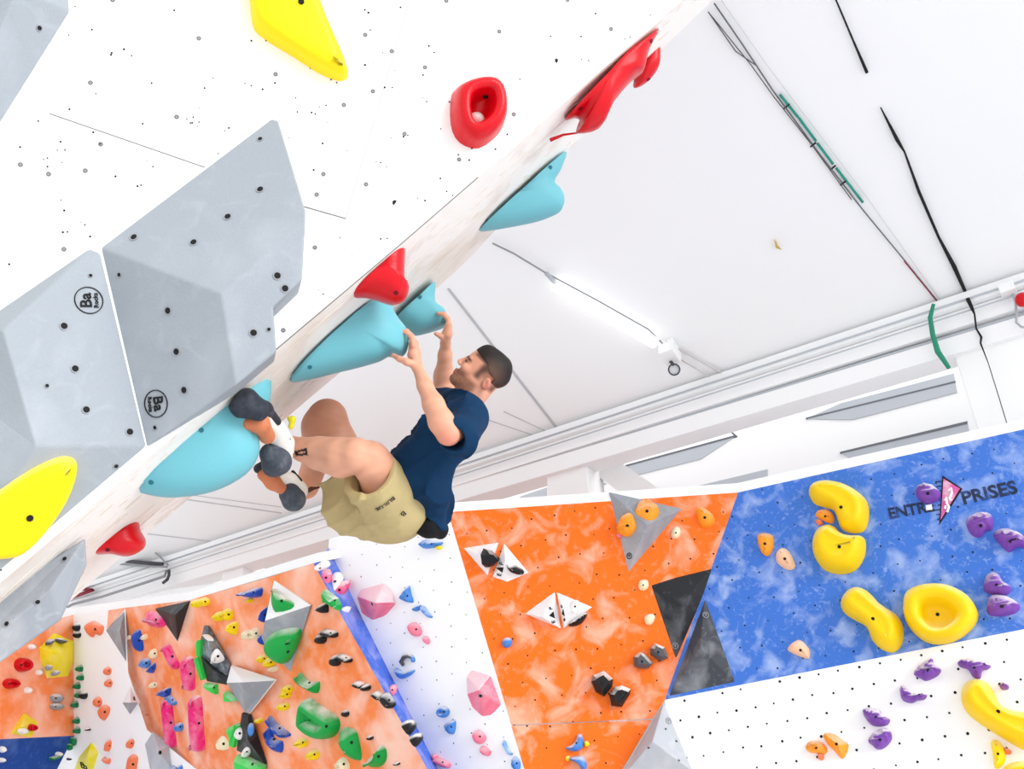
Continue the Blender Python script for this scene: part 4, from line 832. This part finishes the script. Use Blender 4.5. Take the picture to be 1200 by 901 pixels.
# fluorescent fitting with its conduit, and a small spotlight
fit = empty('ceiling_light', cl(690, 365), label='long white tube light fitting with steel conduit along the ceiling', cat='light')
a, b = cl(650, 334, .07), cl(768, 402, .07)
tube('diffuser', [a, b], .045, mat('diffuser', (255, 255, 255), .4, emit=.9), fit, 10)
tube('conduit', [cl(577, 285, .05), cl(602, 297, .05), cl(640, 320, .05), cl(700, 352, .05), cl(760, 386, .05), cl(776, 402, .04)], .007, steel, fit, 6)
tube('conduit', [cl(780, 400, .03), cl(830, 428, .03), cl(862, 446, .03)], .008, mat('cable_pale', (0, 0, 0)), fit, 6)
tube('conduit', [cl(795, 420, .03), cl(850, 452, .03)], .006, mat('cable_pale', (0, 0, 0)), fit, 6)
tube('end_bracket', [cl(640, 320, .06), cl(653, 334, .06)], .02, grey_b, fit, 4)
spot = empty('spotlight', cl(785, 418), label='small round spotlight on a white ceiling box', cat='light')
c0 = cl(783, 410, .05)
bx = [c0 + bd * x + slope * y + CE.n * z for z in (-.05, .09) for x, y in ((-.05, -.09), (.07, -.09), (.07, .07), (-.05, .07))]
mk('housing', bx, [[0, 1, 2, 3], [4, 5, 6, 7], [0, 1, 5, 4], [1, 2, 6, 5], [2, 3, 7, 6], [3, 0, 4, 7]], white, spot, bevel=.008)
c0 = cl(790, 433, .22); nn = (CAM - c0).normalized()
v, f = ring(c0, nn, .036, .047, 24, .02); mk('lamp_rim', v, f, dark, spot)
v, f = disc(c0, nn, .037, 20, .005); mk('lens', v, f, mat('lens_glass', (220, 222, 226), .2), spot)
tube('swivel', [cl(784, 422, .1), cl(789, 427, .2)], .013, dark, spot, 6)
# small yellow scrap
v, f = join([slab([cl(*p, .03) for p in q], CE.n, .01) for q in (((907, 281), (910, 284), (912, 291), (909, 290)), ((911, 288), (916, 293), (910, 291)))])
mk('paper_scrap', v, f, mat('scrap_yellow', (206, 176, 90)), label='tiny yellowish scrap stuck on the white ceiling', cat='scrap')
# red bell at the right end of the beam with its grey cable
rb = empty('alarm_bell', BW.at(1198, 353, .15), label='red alarm bell with grey cable at the end of the beam', cat='alarm')
c0 = BW.at(1199, 353, .12)
V, Fc = [], []
for k, (r, h) in enumerate(((.045, 0), (.05, .02), (.045, .045), (.028, .065), (.008, .07))):
    V += [c0 + (bd * math.cos(t) + Vector((0, 0, 1)) * math.sin(t)) * r + BW.n * h for t in [2 * math.pi * i / 16 for i in range(16)]]
    if k: Fc += [[(k - 1) * 16 + i, (k - 1) * 16 + (i + 1) % 16, k * 16 + (i + 1) % 16, k * 16 + i] for i in range(16)]
Fc.append(list(range(64, 80))); mk('gong', V, Fc, HC['red'], rb, smooth=True)
tube('flex', [BW.at(*p, .1) for p in ((1186, 344), (1190, 352), (1191, 366), (1191, 378), (1197, 383), (1206, 384))], .009, mat('cable_grey2', (178, 182, 188)), rb, 6)
bxp = BW.at(1180, 338, .14); bx = [bxp + bd * x + Vector((0, 0, y)) + BW.n * z for z in (-.05, .03) for x, y in ((-.05, -.035), (.05, -.035), (.05, .035), (-.05, .035))]
mk('junction_box', bx, [[0, 1, 2, 3], [4, 5, 6, 7], [0, 1, 5, 4], [1, 2, 6, 5], [2, 3, 7, 6], [3, 0, 4, 7]], beam_m, rb, bevel=.006)
# pipes under the beam at the far end
PW = BW.off(.15)
def pipe(pts, r, m_, lab, grp='steel pipes under the far end of the beam'): tube('pipe', [PW.at(*p) for p in pts], r, m_, label=lab, cat='pipe', group=grp)
pipe([(132, 656), (165, 659), (190, 661)], .02, dark, 'dark pipe branching off below the red hold')
pipe([(130, 660), (165, 663), (196, 664)], .01, steel, 'thin steel pipe just under the dark branch pipe')
pipe([(170, 637), (185, 650), (197, 662)], .009, steel, 'slanting steel rod meeting the pipe joint')
pipe([(198, 668), (198, 674), (196, 679), (191, 683)], .016, dark, 'short dark bent pipe hanging at the joint')
pipe([(195, 668), (193, 675), (160, 686), (120, 699), (85, 708), (78, 712), (78, 716), (96, 717), (114, 715)], .014, steel, 'long grey pipe running along the beam with a return bend')
pipe([(92, 690), (109, 691), (80, 702)], .02, mat('red_paint', (150, 20, 50), .4), 'dark red pipe elbow beside the grey volume', None)

# ================================================================ the climber
def C(px, py, d): return np.array([(px - 600) / F_PX * d, (450.5 - py) / F_PX * d, d])
def c2w(p): return CAM + CR * float(p[0]) + CU * float(p[1]) + CF * float(p[2])
class Field:
    """signed distances on a grid; smooth unions of tapered limbs; meshed by surface nets"""
    def __init__(s, lo, hi, h):
        s.lo = np.array(lo, np.float32); s.h = h; s.n = np.ceil((np.array(hi) - s.lo) / h).astype(int) + 1
        s.d = np.full(s.n, 9.0, np.float32)
    def box(s, lo, hi):
        i0 = np.clip(np.floor((lo - s.lo) / s.h).astype(int), 0, s.n); i1 = np.clip(np.ceil((hi - s.lo) / s.h).astype(int) + 1, 0, s.n)
        sl = tuple(slice(a, b) for a, b in zip(i0, i1))
        g = np.meshgrid(*[(np.arange(a, b, dtype=np.float32) * s.h + s.lo[k]) for k, (a, b) in enumerate(zip(i0, i1))], indexing='ij', sparse=True)
        return sl, g
    def put(s, sl, d, k, op):
        o = s.d[sl]
        if op == 'add':
            h = np.maximum(k - np.abs(o - d), 0) / max(k, 1e-6); s.d[sl] = np.minimum(o, d) - h * h * k * .25
        else:
            d = -d; h = np.maximum(k - np.abs(o - d), 0) / max(k, 1e-6); s.d[sl] = np.maximum(o, d) + h * h * k * .25
    def cone(s, a, b, ra, rb, k=.02, op='add', cut=None):
        m_ = max(ra, rb) + k + .03; sl, (X, Y, Z) = s.box(np.minimum(a, b) - m_, np.maximum(a, b) + m_)
        ba = b - a; L2 = float(ba @ ba) + 1e-9
        t = np.clip(((X - a[0]) * ba[0] + (Y - a[1]) * ba[1] + (Z - a[2]) * ba[2]) / L2, 0, 1)
        d = np.sqrt((X - a[0] - t * ba[0]) ** 2 + (Y - a[1] - t * ba[1]) ** 2 + (Z - a[2] - t * ba[2]) ** 2) - (ra + (rb - ra) * t)
        if cut is not None:
            o, n = cut; d = np.maximum(d, (X - o[0]) * n[0] + (Y - o[1]) * n[1] + (Z - o[2]) * n[2])
        s.put(sl, d, k, op)
    def chain(s, pts, k=.02, op='add'):
        for (a, ra), (b, rb) in zip(pts[:-1], pts[1:]): s.cone(a, b, ra, rb, k, op)
    def ell(s, c, r, ax, k=.02, op='add', cut=None):
        m_ = max(r) + k + .02; sl, (X, Y, Z) = s.box(c - m_, c + m_)
        q = [((X - c[0]) * a[0] + (Y - c[1]) * a[1] + (Z - c[2]) * a[2]) for a in ax]
        k0 = np.sqrt(sum((q[i] / r[i]) ** 2 for i in range(3))); k1 = np.sqrt(sum((q[i] / r[i] ** 2) ** 2 for i in range(3))) + 1e-6
        d = k0 * (k0 - 1) / k1
        if cut is not None: d = np.maximum(d, cut(X, Y, Z))
        s.put(sl, d, k, op)
    def wrinkle(s, f):
        X, Y, Z = np.meshgrid(*[np.arange(s.n[k], dtype=np.float32) * s.h + s.lo[k] for k in range(3)], indexing='ij', sparse=True); s.d += f(X, Y, Z).astype(np.float32)
    def mesh(s, smooth=2):
        d = s.d; ins = d < 0; n = np.array(d.shape) - 1
        c = [d[i:n[0] + i, j:n[1] + j, k:n[2] + k] for i in (0, 1) for j in (0, 1) for k in (0, 1)]
        sg = sum((x < 0).astype(np.int8) for x in c); act = (sg > 0) & (sg < 8)
        idx = np.full(act.shape, -1, np.int64); cells = np.argwhere(act); idx[act] = np.arange(len(cells))
        cv_ = np.stack([x[act] for x in c], 1); off = np.array([(i, j, k) for i in (0, 1) for j in (0, 1) for k in (0, 1)], float)
        acc = np.zeros((len(cells), 3)); cnt = np.zeros(len(cells))
        for a in range(8):
            for b in range(a + 1, 8):
                if np.abs(off[a] - off[b]).sum() == 1:
                    x = (cv_[:, a] < 0) != (cv_[:, b] < 0); t = cv_[x, a] / (cv_[x, a] - cv_[x, b])
                    acc[x] += off[a] + (off[b] - off[a]) * t[:, None]; cnt[x] += 1
        V = cells + acc / cnt[:, None]; F_ = []
        for ax in range(3):
            sl0 = [slice(1, -1)] * 3; sl0[ax] = slice(0, -1); sl1 = [slice(1, -1)] * 3; sl1[ax] = slice(1, None)
            x = ins[tuple(sl0)] != ins[tuple(sl1)]; e = np.argwhere(x) + [0 if k == ax else 1 for k in range(3)]
            flip = ins[tuple(sl0)][x]
            u, v = [k for k in range(3) if k != ax]
            du = np.zeros(3, int); du[u] = 1; dv = np.zeros(3, int); dv[v] = 1
            q = np.stack([idx[tuple((e - w_).T)] for w_ in (du + dv, dv, 0 * du, du)], 1)
            if ax == 1: flip = ~flip
            q[~flip] = q[~flip][:, ::-1]; F_.append(q)
        F_ = np.concatenate(F_); F_ = F_[(F_ >= 0).all(1)]
        for _ in range(smooth):
            acc = np.zeros_like(V); cnt = np.zeros(len(V))
            for a, b in ((0, 1), (1, 2), (2, 3), (3, 0)):
                np.add.at(acc, F_[:, a], V[F_[:, b]]); np.add.at(acc, F_[:, b], V[F_[:, a]]); np.add.at(cnt, F_[:, a], 1); np.add.at(cnt, F_[:, b], 1)
            V = V * .45 + .55 * acc / np.maximum(cnt, 1)[:, None]
        return V * s.h + s.lo, F_
def sdf_obj(name, fld, m_, parent, col=None, smooth=2, **k):
    V, F_ = fld.mesh(smooth)
    W = np.array(CAM) + V[:, :1] * np.array(CR) + V[:, 1:2] * np.array(CU) + V[:, 2:] * np.array(CF)
    base = np.array(LOC[parent.name]); me = bpy.data.meshes.new(name)
    me.from_pydata((W - base).tolist(), [], F_.tolist()); me.materials.append(m_); me.polygons.foreach_set('use_smooth', [True] * len(F_))
    if col is not None:
        at = me.color_attributes.new('Col', 'FLOAT_COLOR', 'POINT'); cc_ = np.ones((len(V), 4), np.float32); cc_[:, :3] = col(V); at.data.foreach_set('color', cc_.ravel())
    o = bpy.data.objects.new(name, me); link(o, parent, **k); LOC[o.name] = LOC[parent.name]; return o, W, F_
def R_(px, d): return px * d / F_PX
def J(x, y, d, r): return (C(x, y, d), R_(r, d))
def l3(c): return np.array(lin(c)[:3])
man = empty('person', c2w(C(455, 600, 4.3)), label='climber in navy t-shirt, khaki shorts and climbing shoes hanging from teal holds', cat='person')

# head frame: hf = where the face looks, hu = top of the head, hz = away from the camera
HD = 4.30; HC0 = C(575, 431, HD); HS = HD / F_PX
hf = np.array([-.72, .70, .05]); hf /= np.linalg.norm(hf); hz = np.array([0.04, 0, 1.0]); hu = np.cross(hz, hf); hu /= np.linalg.norm(hu)
if hu[1] < 0: hu = -hu
hz = np.cross(hf, hu); hz = hz if hz[2] > 0 else -hz
def Hd(f, u, z=0): return HC0 + (hf * f + hu * u + hz * z) * HS
AX = [hf, hu, hz]

body = Field((-.98, -.60, 3.70), (.03, .33, 4.78), .0046)
# head
body.ell(HC0, [x * HS for x in (25.5, 18.5, 20)], AX, .01)
body.cone(Hd(12, -4), Hd(10, -12), 15 * HS, 15.5 * HS, .02)
body.cone(Hd(12, -12), Hd(15.5, -33), 14.5 * HS, 10.5 * HS, .02)
body.ell(Hd(21.5, -39.5), [6.2 * HS, 5.2 * HS, 7 * HS], AX, .018)
for z in (-1, 1):
    body.cone(Hd(-3, -23, 12.5 * z), Hd(19, -38, 5 * z), 5 * HS, 5 * HS, .02)
    body.ell(Hd(19, -20, 10 * z), [7 * HS, 6 * HS, 6 * HS], AX, .015)
    body.ell(Hd(27.5, -13.8, 7 * z), [4 * HS, 3.2 * HS, 4.5 * HS], AX, .008, 'sub')
    body.ell(Hd(23.8, -13.8, 7 * z), [3.6 * HS, 2.8 * HS, 3.6 * HS], AX, .004)
    body.cone(Hd(26.0, -9.3, 2 * z), Hd(23, -8.6, 11 * z), 2.6 * HS, 2.4 * HS, .008)
    body.ell(Hd(29, -21.5, 3.2 * z), [2.8 * HS, 2 * HS, 2 * HS], AX, .005)
    body.ell(Hd(-11, -16, 20.5 * z), [5 * HS, 8 * HS, 2.6 * HS], [hf * .9 - hu * .43, hu * .9 + hf * .43, hz], .006)
    body.ell(Hd(-9.5, -16, 23.5 * z), [2.4 * HS, 4.4 * HS, 2.2 * HS], [hf * .9 - hu * .43, hu * .9 + hf * .43, hz], .004, 'sub')
body.cone(Hd(27, -10), Hd(31.3, -19.8), 2.3 * HS, 3.1 * HS, .008)
body.cone(Hd(27.2, -29, -4), Hd(27.2, -29, 4), 2.0 * HS, 2.0 * HS, .004)
body.cone(Hd(26.6, -32.6, -4), Hd(26.6, -32.6, 4), 2.1 * HS, 2.1 * HS, .004)
# neck and trunk (mostly under the shirt)
body.chain([(Hd(-7, -20), 15 * HS), J(553, 461, 4.3, 16), J(543, 478, 4.3, 18)], .03)
for z in (-.12, .12): body.chain([J(543, 490, 4.3 + z, 17), J(517, 515, 4.3 + z, 24), J(485, 552, 4.3 + z * .8, 22), J(460, 590, 4.3 + z * .8, 28)], .06)
# near arm
body.chain([J(547, 489, 4.14, 15), J(541, 502, 4.03, 12.5), J(526, 508, 3.93, 13.5)], .03)
body.chain([J(525, 507, 3.93, 13.8), J(517, 494, 3.94, 14.6), J(508, 474, 3.97, 12.2), J(498, 452, 4.01, 8.6), J(489.5, 431, 4.05, 6.4)], .02)
# near hand: palm, four fingers over the hold's tip, thumb below it
body.chain([J(489, 430, 4.05, 6.2), J(484.5, 416, 4.08, 6.5), J(484, 402, 4.1, 5)], .012)
body.chain([J(489.5, 429, 4.08, 6), J(486.5, 414, 4.13, 6.3), J(486, 402, 4.15, 5)], .012)
for i, (d, dy) in enumerate(((4.07, 1.5), (4.105, 0), (4.14, .6), (4.17, 3))):
    body.chain([J(484.5 + .5 * i, 404 + dy, d, 3.5), J(482.8, 394 + dy, d, 3.2), J(476.5, 387.5 + dy, d, 2.9), J(469, 386.5 + dy, d, 2.5)], .004)
body.chain([J(485, 427, 4.04, 5), J(476.5, 424, 4.02, 4.2), J(468, 420.5, 4.03, 3.4), J(460.5, 416.3, 4.05, 2.8)], .008)
# far arm and hand
body.chain([J(535, 474, 4.47, 16), J(524, 468, 4.56, 14), J(519, 458, 4.6, 12)], .03)
body.chain([J(519, 458, 4.6, 12.5), J(520.5, 440, 4.58, 11.6), J(521.5, 416, 4.53, 7.6), J(522, 402, 4.5, 6)], .02)
body.chain([J(522, 402, 4.49, 6), J(524, 391, 4.46, 5.6), J(525.5, 381, 4.45, 4.6)], .012)
body.chain([J(522, 402, 4.52, 5.5), J(524.5, 391, 4.52, 5.4), J(525.5, 381, 4.53, 4.4)], .012)
for i, (d, dy) in enumerate(((4.470, 1), (4.505, 0), (4.540, .4), (4.575, 2))):
    body.chain([J(525.5, 382 + dy, d, 3.3), J(525, 373.5 + dy, d, 3.0), J(520, 367.5 + dy, d, 2.7), J(513.5, 366 + dy, d, 2.4)], .004)
body.chain([J(521, 398, 4.47, 4), J(516.5, 394, 4.45, 3.2), J(511, 391, 4.44, 2.7)], .006)
# near leg
body.chain([J(466, 594, 4.2, 25), J(450, 565, 4.1, 26), J(437, 543, 4.04, 23), J(434, 534, 4.03, 18)], .02)
body.chain([J(433, 532, 4.02, 15), J(417, 534, 4.0, 21.5), J(400, 536, 4.03, 24), J(374, 531, 4.09, 20), J(355, 526.5, 4.13, 14.5), J(342, 522, 4.15, 11), J(334, 526, 4.16, 10)], .007)
# far leg
body.chain([J(462, 595, 4.44, 30), J(420, 560, 4.44, 27), J(395, 520, 4.43, 22), J(386, 490, 4.42, 20)], .03)
body.chain([J(382, 489, 4.42, 21), J(380, 500, 4.46, 25), J(374, 528, 4.52, 20), J(364, 558, 4.57, 12.5), J(361, 572, 4.58, 10), J(350, 578, 4.55, 10)], .03)
SK = l3((220, 162, 134)); SK2 = l3((206, 140, 112))
def skin_col(V):
    rel = (V - HC0) / HS; f, u, z = rel @ hf, rel @ hu, rel @ hz
    c = np.tile(SK, (len(V), 1))
    nz = np.sin(V[:, 0] * 61 + 3 * np.sin(V[:, 1] * 47)) * np.sin(V[:, 1] * 53 + V[:, 2] * 39)
    c = c * (1 + .05 * nz[:, None])
    def mixin(w_, col): c[:] = c * (1 - w_[:, None]) + l3(col) * w_[:, None]
    ss = lambda x, a, b: np.clip((x - a) / (b - a), 0, 1) ** 2 * (3 - 2 * np.clip((x - a) / (b - a), 0, 1))
    head = (np.linalg.norm(rel, axis=1) < 62)
    mixin(head * .35 * ss(u, -44, -20), (232, 164, 138))
    # close-cropped fade around the ear and temple
    rr = np.random.RandomState(3).rand(len(V))
    fade = ss(-f, -11 - .0, -4) * ss(u, -24, -17) * (1 - ss(u, 6, 9)) * ss(np.abs(z), 3, 9); fade = np.maximum(fade, ss(u, -3, 1) * ss(-f, -26, -20))
    near_ear = ss(np.hypot(f + 8, u + 13), 5, 13)
    mixin(head * fade * (.3 + .62 * near_ear), (84, 62, 54))
    # beard: jaw, chin and upper lip
    be = ss(-u, 21, 29) * ss(f, -9, -1) * ss(u, -52, -46)
    be = np.maximum(be, .8 * ss(-(u + 23.5), 0, 2) * ss(f, 22, 26) * ss(u, -46, -42))
    mixin(head * be * (.62 + .2 * rr), (98, 62, 44))
    lips = head * np.exp(-(((u + 30.6) / 2.4) ** 2)) * ss(f, 24.5, 26.5) * (np.abs(z) < 6.5); mixin(lips * .6, (200, 120, 108))
    mixin(head * np.exp(-(((u + 30.8) / .7) ** 2)) * ss(f, 24.5, 26) * (np.abs(z) < 6) * .6, (110, 60, 56))
    az = np.abs(z)
    mixin(head * np.exp(-(((u + 8.6 + .12 * (az - 6)) / 1.6) ** 2)) * ss(f, 15, 19) * ss(az, 1.5, 3) * (1 - ss(az, 13, 15)) * .95, (40, 27, 22))
    mixin(head * np.exp(-(((u + 13.6) / 1.7) ** 2 + ((az - 8.5) / 4.4) ** 2)) * ss(f, 17, 20), (34, 22, 20))
    mixin(head * ss(-f, 6, 12) * ss(f, -22, -17) * ss(np.abs(z), 17, 20) * .35, (224, 110, 100))
    # warm knees, elbows and fingers; hair and painted shade on the far leg
    for p, r, col, a in ((C(383, 480, 4.42), .10, (178, 108, 80), .6), (C(524, 516, 3.9), .05, (232, 130, 112), .55), (C(478, 400, 4.1), .07, (236, 158, 136), .5), (C(520, 380, 4.5), .07, (214, 150, 120), .5), (C(378, 508, 4.46), .15, (158, 98, 70), .6), (C(362, 565, 4.57), .09, (206, 138, 102), .7)):
        mixin(np.exp(-(np.linalg.norm(V - p, axis=1) / r) ** 2) * a, col)
    # dark tattoo band above the ankle
    t = V - C(354, 530, 4.08); tx, ty = t[:, 0] * F_PX / 4.1, t[:, 1] * F_PX / 4.1; tx, ty = tx * .97 + ty * .2, ty * .97 - tx * .2
    m_ = (np.abs(tx) < 9) & (np.abs(ty) < 3.6 + .08 * tx) & (t[:, 2] < .06) & ~((np.abs(tx - 1) < 5) & (np.abs(ty) < 1.0))
    c[m_] = l3((28, 26, 28))
    return c
skin_m = mat('skin', (226, 172, 146), .5, vcol=True, spec=.25)
b = skin_m.node_tree.nodes['Principled BSDF']; b.inputs['Subsurface Weight'].default_value = .08; b.inputs['Subsurface Radius'].default_value = (.012, .005, .003)
sdf_obj('body', body, skin_m, man, skin_col, 1)

hair = Field(HC0 - .16, HC0 + .16, .0036)
def hcut(X, Y, Z):
    x, y, z = (X - HC0[0]) / HS, (Y - HC0[1]) / HS, (Z - HC0[2]) / HS
    f = x * hf[0] + y * hf[1] + z * hf[2]; u = x * hu[0] + y * hu[1] + z * hu[2]
    a = -(u - 1.0 - .10 * f + 6 * np.clip((4 - f) / 8, 0, 1)); b_2 = np.maximum(f + 15 + .25 * u, -(u + 21)); c_ = a
    return np.minimum(np.minimum(a, b_2), c_) * HS
hair.ell(HC0, [x * HS for x in (27.2, 21.0, 21.4)], AX, .0, cut=hcut)
hair.cone(Hd(14, 10), Hd(-8, 10), 10 * HS, 12 * HS, .02)
def hair_col(V):
    rel = (V - HC0) / HS; u = rel @ hu; f = rel @ hf
    t = np.clip((np.hypot(f + 5, u + 9) - 10) / 15, 0, 1)[:, None]
    return l3((96, 72, 60)) * (1 - t) ** 1.5 + l3((30, 22, 20)) * (1 - (1 - t) ** 1.5)
hair_m = mat('dark_hair', (30, 22, 20), .6, vcol=True, bump=.6)
sdf_obj('hair', hair, hair_m, man, hair_col, 1)

# t-shirt
sh = Field((-.60, -.72, 3.78), (.02, .05, 4.75), .006)
for z in (-.12, 0, .12): sh.chain([J(546, 489, 4.3 + z, 18), J(522, 513, 4.3 + z * 1.1, 30), J(487, 551, 4.3 + z * 1.1, 29), J(474, 566, 4.3 + z * 1.1, 27)], .05)
sh.chain([J(549, 482, 4.18, 15), J(543, 478, 4.3, 18.5), J(530, 474, 4.44, 14)], .04)
sh.cone(*[J(551, 491, 4.17, 15)[0], J(537, 511, 3.97, 22)[0]], R_(21, 4.17), R_(24, 3.97), .05)
sh.cone(J(534, 473, 4.45, 15)[0], J(520, 467, 4.57, 15)[0], R_(15, 4.45), R_(15, 4.57), .04)
sh.chain([J(512, 555, 4.2, 20), J(514, 582, 4.18, 12), J(516, 618, 4.2, 5)], .04)
sh.chain([J(512, 555, 4.34, 20), J(515, 585, 4.34, 12), J(520, 612, 4.36, 5)], .04)
sh.chain([J(505, 545, 4.14, 22), J(503, 572, 4.13, 15), J(508, 595, 4.15, 7)], .04)
sh.cone(C(533, 511, 3.95), C(522, 523, 3.83), R_(13, 3.95), R_(21.5, 3.84), .006, 'sub')
sh.cone(C(520, 468, 4.56), C(510, 462, 4.66), R_(12, 4.56), R_(13, 4.66), .006, 'sub')
sh.cone(C(546, 472, 4.3), C(556, 455, 4.3), R_(16, 4.3), R_(18, 4.3), .006, 'sub')
sh.chain([J(462, 566, 4.2, 22), J(470, 600, 4.22, 30)], .006, 'sub')
def fold(s, k, w_): return (1 - np.abs(np.sin(k * s * .5 + w_))) ** 2
sh.wrinkle(lambda X, Y, Z: -.017 * fold(X * .88 + Y * .47, 52, 2.2 * np.sin(9 * Y + 3 * Z) + 1.5 * np.sin(16 * Z)) * np.clip(.35 + np.sin(13 * Y - 7 * X + 6 * Z), 0, 1.1)
           - .012 * fold(X * .3 + Y * .95, 46, 2 * np.sin(12 * X + 5 * Z)) * np.clip(np.sin(11 * X + 9 * Z + 1) + .2, 0, 1))
shirt_m = mat('navy_cotton', (12, 46, 78), .85, chalk=.25, scale=4, mix=(24, 74, 112), lo=.45, hi=.75, bump=.3, spec=.15)
sdf_obj('t_shirt', sh, shirt_m, man, None, 1)
# dark lining seen inside the sleeve, and the chalk bag tied behind
bag = Field((-.50, -.72, 3.95), (-.18, -.42, 4.5), .006)
bag.chain([J(484, 612, 4.2, 9), J(502, 616, 4.2, 13), J(516, 620, 4.22, 10)], .03); bag.chain([J(504, 600, 4.22, 12), J(516, 625, 4.24, 7)], .02); bag.chain([J(500, 602, 4.3, 13), J(505, 618, 4.3, 12)], .02)
sdf_obj('chalk_bag', bag, mat('black_cloth', (12, 12, 14), .85), man, None, 2)

# shorts
so = Field((-.90, -.76, 3.76), (-.28, -.20, 4.75), .006)
hemn = C(428, 550, 4.0) - C(462, 590, 4.16); hemn /= np.linalg.norm(hemn); hemo = C(433, 556, 4.03)
so.chain([J(462, 594, 4.2, 37), J(464, 596, 4.3, 37), J(462, 597, 4.42, 35)], .04)
so.chain([J(464, 594, 4.2, 35), J(482, 571, 4.22, 28)], .03); so.chain([J(462, 594, 4.38, 33), J(480, 571, 4.4, 26)], .03)
so.cone(C(466, 592, 4.19), C(424, 547, 3.99), R_(35, 4.19), R_(35, 3.99), .03, cut=(hemo, hemn))
fn = C(392, 530, 4.42) - C(440, 590, 4.44); fn /= np.linalg.norm(fn)
so.cone(C(456, 597, 4.42), C(396, 540, 4.42), R_(36, 4.42), R_(33, 4.42), .04, cut=(C(402, 549, 4.42), fn))
so.chain([J(445, 608, 4.3, 27), J(414, 592, 4.36, 33), J(412, 582, 4.42, 32)], .04)
so.cone(C(444, 568, 4.08), C(410, 534, 3.92), R_(23, 4.08), R_(32, 3.92), .006, 'sub')
so.cone(C(416, 564, 4.43), C(380, 522, 4.41), R_(26, 4.43), R_(29, 4.41), .006, 'sub')
so.wrinkle(lambda X, Y, Z: -.011 * fold(X * .5 - Y * .87, 56, 2 * np.sin(10 * X + 6 * Z) + np.sin(17 * Y)) * np.clip(.4 + np.sin(12 * X + 10 * Y + 5 * Z), 0, 1.1)
           - .003 * fold(X * .9 - Y * .2, 80, 2 * np.sin(9 * Y)) * np.clip(np.sin(14 * Y + 3), 0, 1))
khaki = mat('khaki_cotton', (190, 172, 124), .85, bump=.3, spec=.15, var=.25, scale=6)
shorts, SW, SF = sdf_obj('shorts', so, khaki, man, None, 1)
from mathutils.bvhtree import BVHTree
bvh = BVHTree.FromPolygons([Vector(v) for v in SW], SF.tolist())
def on_cloth(s, px, py, dx, dy, size, name='lettering'):
    r = ray(px, py).normalized(); loc, n, _, _ = bvh.ray_cast(CAM, r)
    if loc is None: return
    if n.dot(r) > 0: n = -n
    d = (CR * dx - CU * dy).normalized()
    o = lettering(s, loc, d, n, size, black, shorts, name)
    for v in o.data.vertices:
        p, nn, _, _ = bvh.find_nearest(v.co + LOC[shorts.name])
        if p is not None:
            if nn.dot(r) > 0: nn = -nn
            v.co = p + nn * .006 - LOC[shorts.name]
on_cloth('BUILDE', 451, 590, -60, 36, .027); on_cloth('B', 472, 601, -50, 40, .034)

# climbing shoes
def shoe(parts, label):
    t = None; first = True
    for name, chains, m_, extra in parts:
        allp = np.array([p for ch in chains for p, r in ch]); mr = max(r for ch in chains for p, r in ch) + .03
        fl = Field(allp.min(0) - mr, allp.max(0) + mr, .0042)
        for ch in chains:
            if len(ch) == 1: fl.ell(ch[0][0], [ch[0][1]] * 3, [np.array([1, 0, 0]), np.array([0, 1, 0]), np.array([0, 0, 1])], .015)
            else: fl.chain(ch, .02)
        o, _, _ = sdf_obj(name, fl, m_, man if first else t, None, 2)
        if first: t = o; first = False
rub = mat('grey_rubber', (66, 72, 82), .65, chalk=.35, scale=9, mix=(150, 156, 164)); tan = mat('orange_leather', (206, 124, 84), .6, chalk=.25, scale=8, mix=(150, 84, 58)); wsh = mat('white_leather', (240, 236, 230), .6, var=.15, scale=8)
drub = mat('black_toe_rubber', (40, 46, 56), .6, chalk=.2, scale=9, mix=(110, 116, 126))
shoe([('shoe', [[J(305, 488, 3.76, 11), J(322, 506, 3.98, 11), J(331, 528, 4.06, 12), J(328, 540, 4.06, 13)], [J(326, 500, 3.98, 7), J(336, 518, 4.05, 9)]], wsh, 0),
      ('toe_rubber', [[J(277, 476, 3.64, 9), J(289, 469, 3.65, 12), J(303, 480, 3.69, 12)], [J(291, 464, 3.67, 8), J(310, 480, 3.76, 9), J(325, 494, 3.88, 5)], [J(281, 483, 3.65, 7), J(304, 485, 3.68, 7)]], drub, 0),
      ('arch', [[J(290, 496, 3.72, 8), J(304, 496, 3.74, 11), J(313, 511, 3.86, 9.5)]], tan, 0),
      ('heel_cup', [[J(317, 532, 3.99, 13), J(325, 541, 4.0, 15.5), J(320, 546, 4.0, 13)]], rub, 0),
      ('cuff', [[J(330, 500, 4.0, 2.5), J(337, 514, 4.02, 2.5), J(342, 532, 4.06, 2.5)]], black, 0),
      ('pull_tab', [[J(338, 490, 4.05, 2), J(343, 491, 4.05, 2.5), J(341, 500, 4.05, 3.5)]], mat('lemon_tab', (222, 214, 40), .5), 0)], '')
shoe([('shoe', [[J(318, 558, 4.26, 10), J(336, 566, 4.34, 11), J(348, 576, 4.4, 12)], [J(340, 562, 4.36, 8), J(351, 574, 4.42, 9)]], wsh, 0),
      ('toe_rubber', [[J(303, 549, 4.2, 6), J(312, 545, 4.22, 7)]], drub, 0),
      ('arch', [[J(309, 556, 4.2, 7.5), J(320, 565, 4.23, 8.5), J(329, 572, 4.27, 7)]], tan, 0),
      ('heel_cup', [[J(340, 579, 4.3, 13), J(344, 585, 4.31, 14.5)]], rub, 0),
      ('pull_loop', [[J(359, 578, 4.42, 1.5), J(364, 573, 4.42, 1.6), J(374, 571, 4.42, 1.5)]], mat('loop_brown', (90, 50, 36), .6), 0),
      ('cuff', [[J(343, 553, 4.36, 2.5), J(352, 563, 4.38, 2.5)]], black, 0)], '')
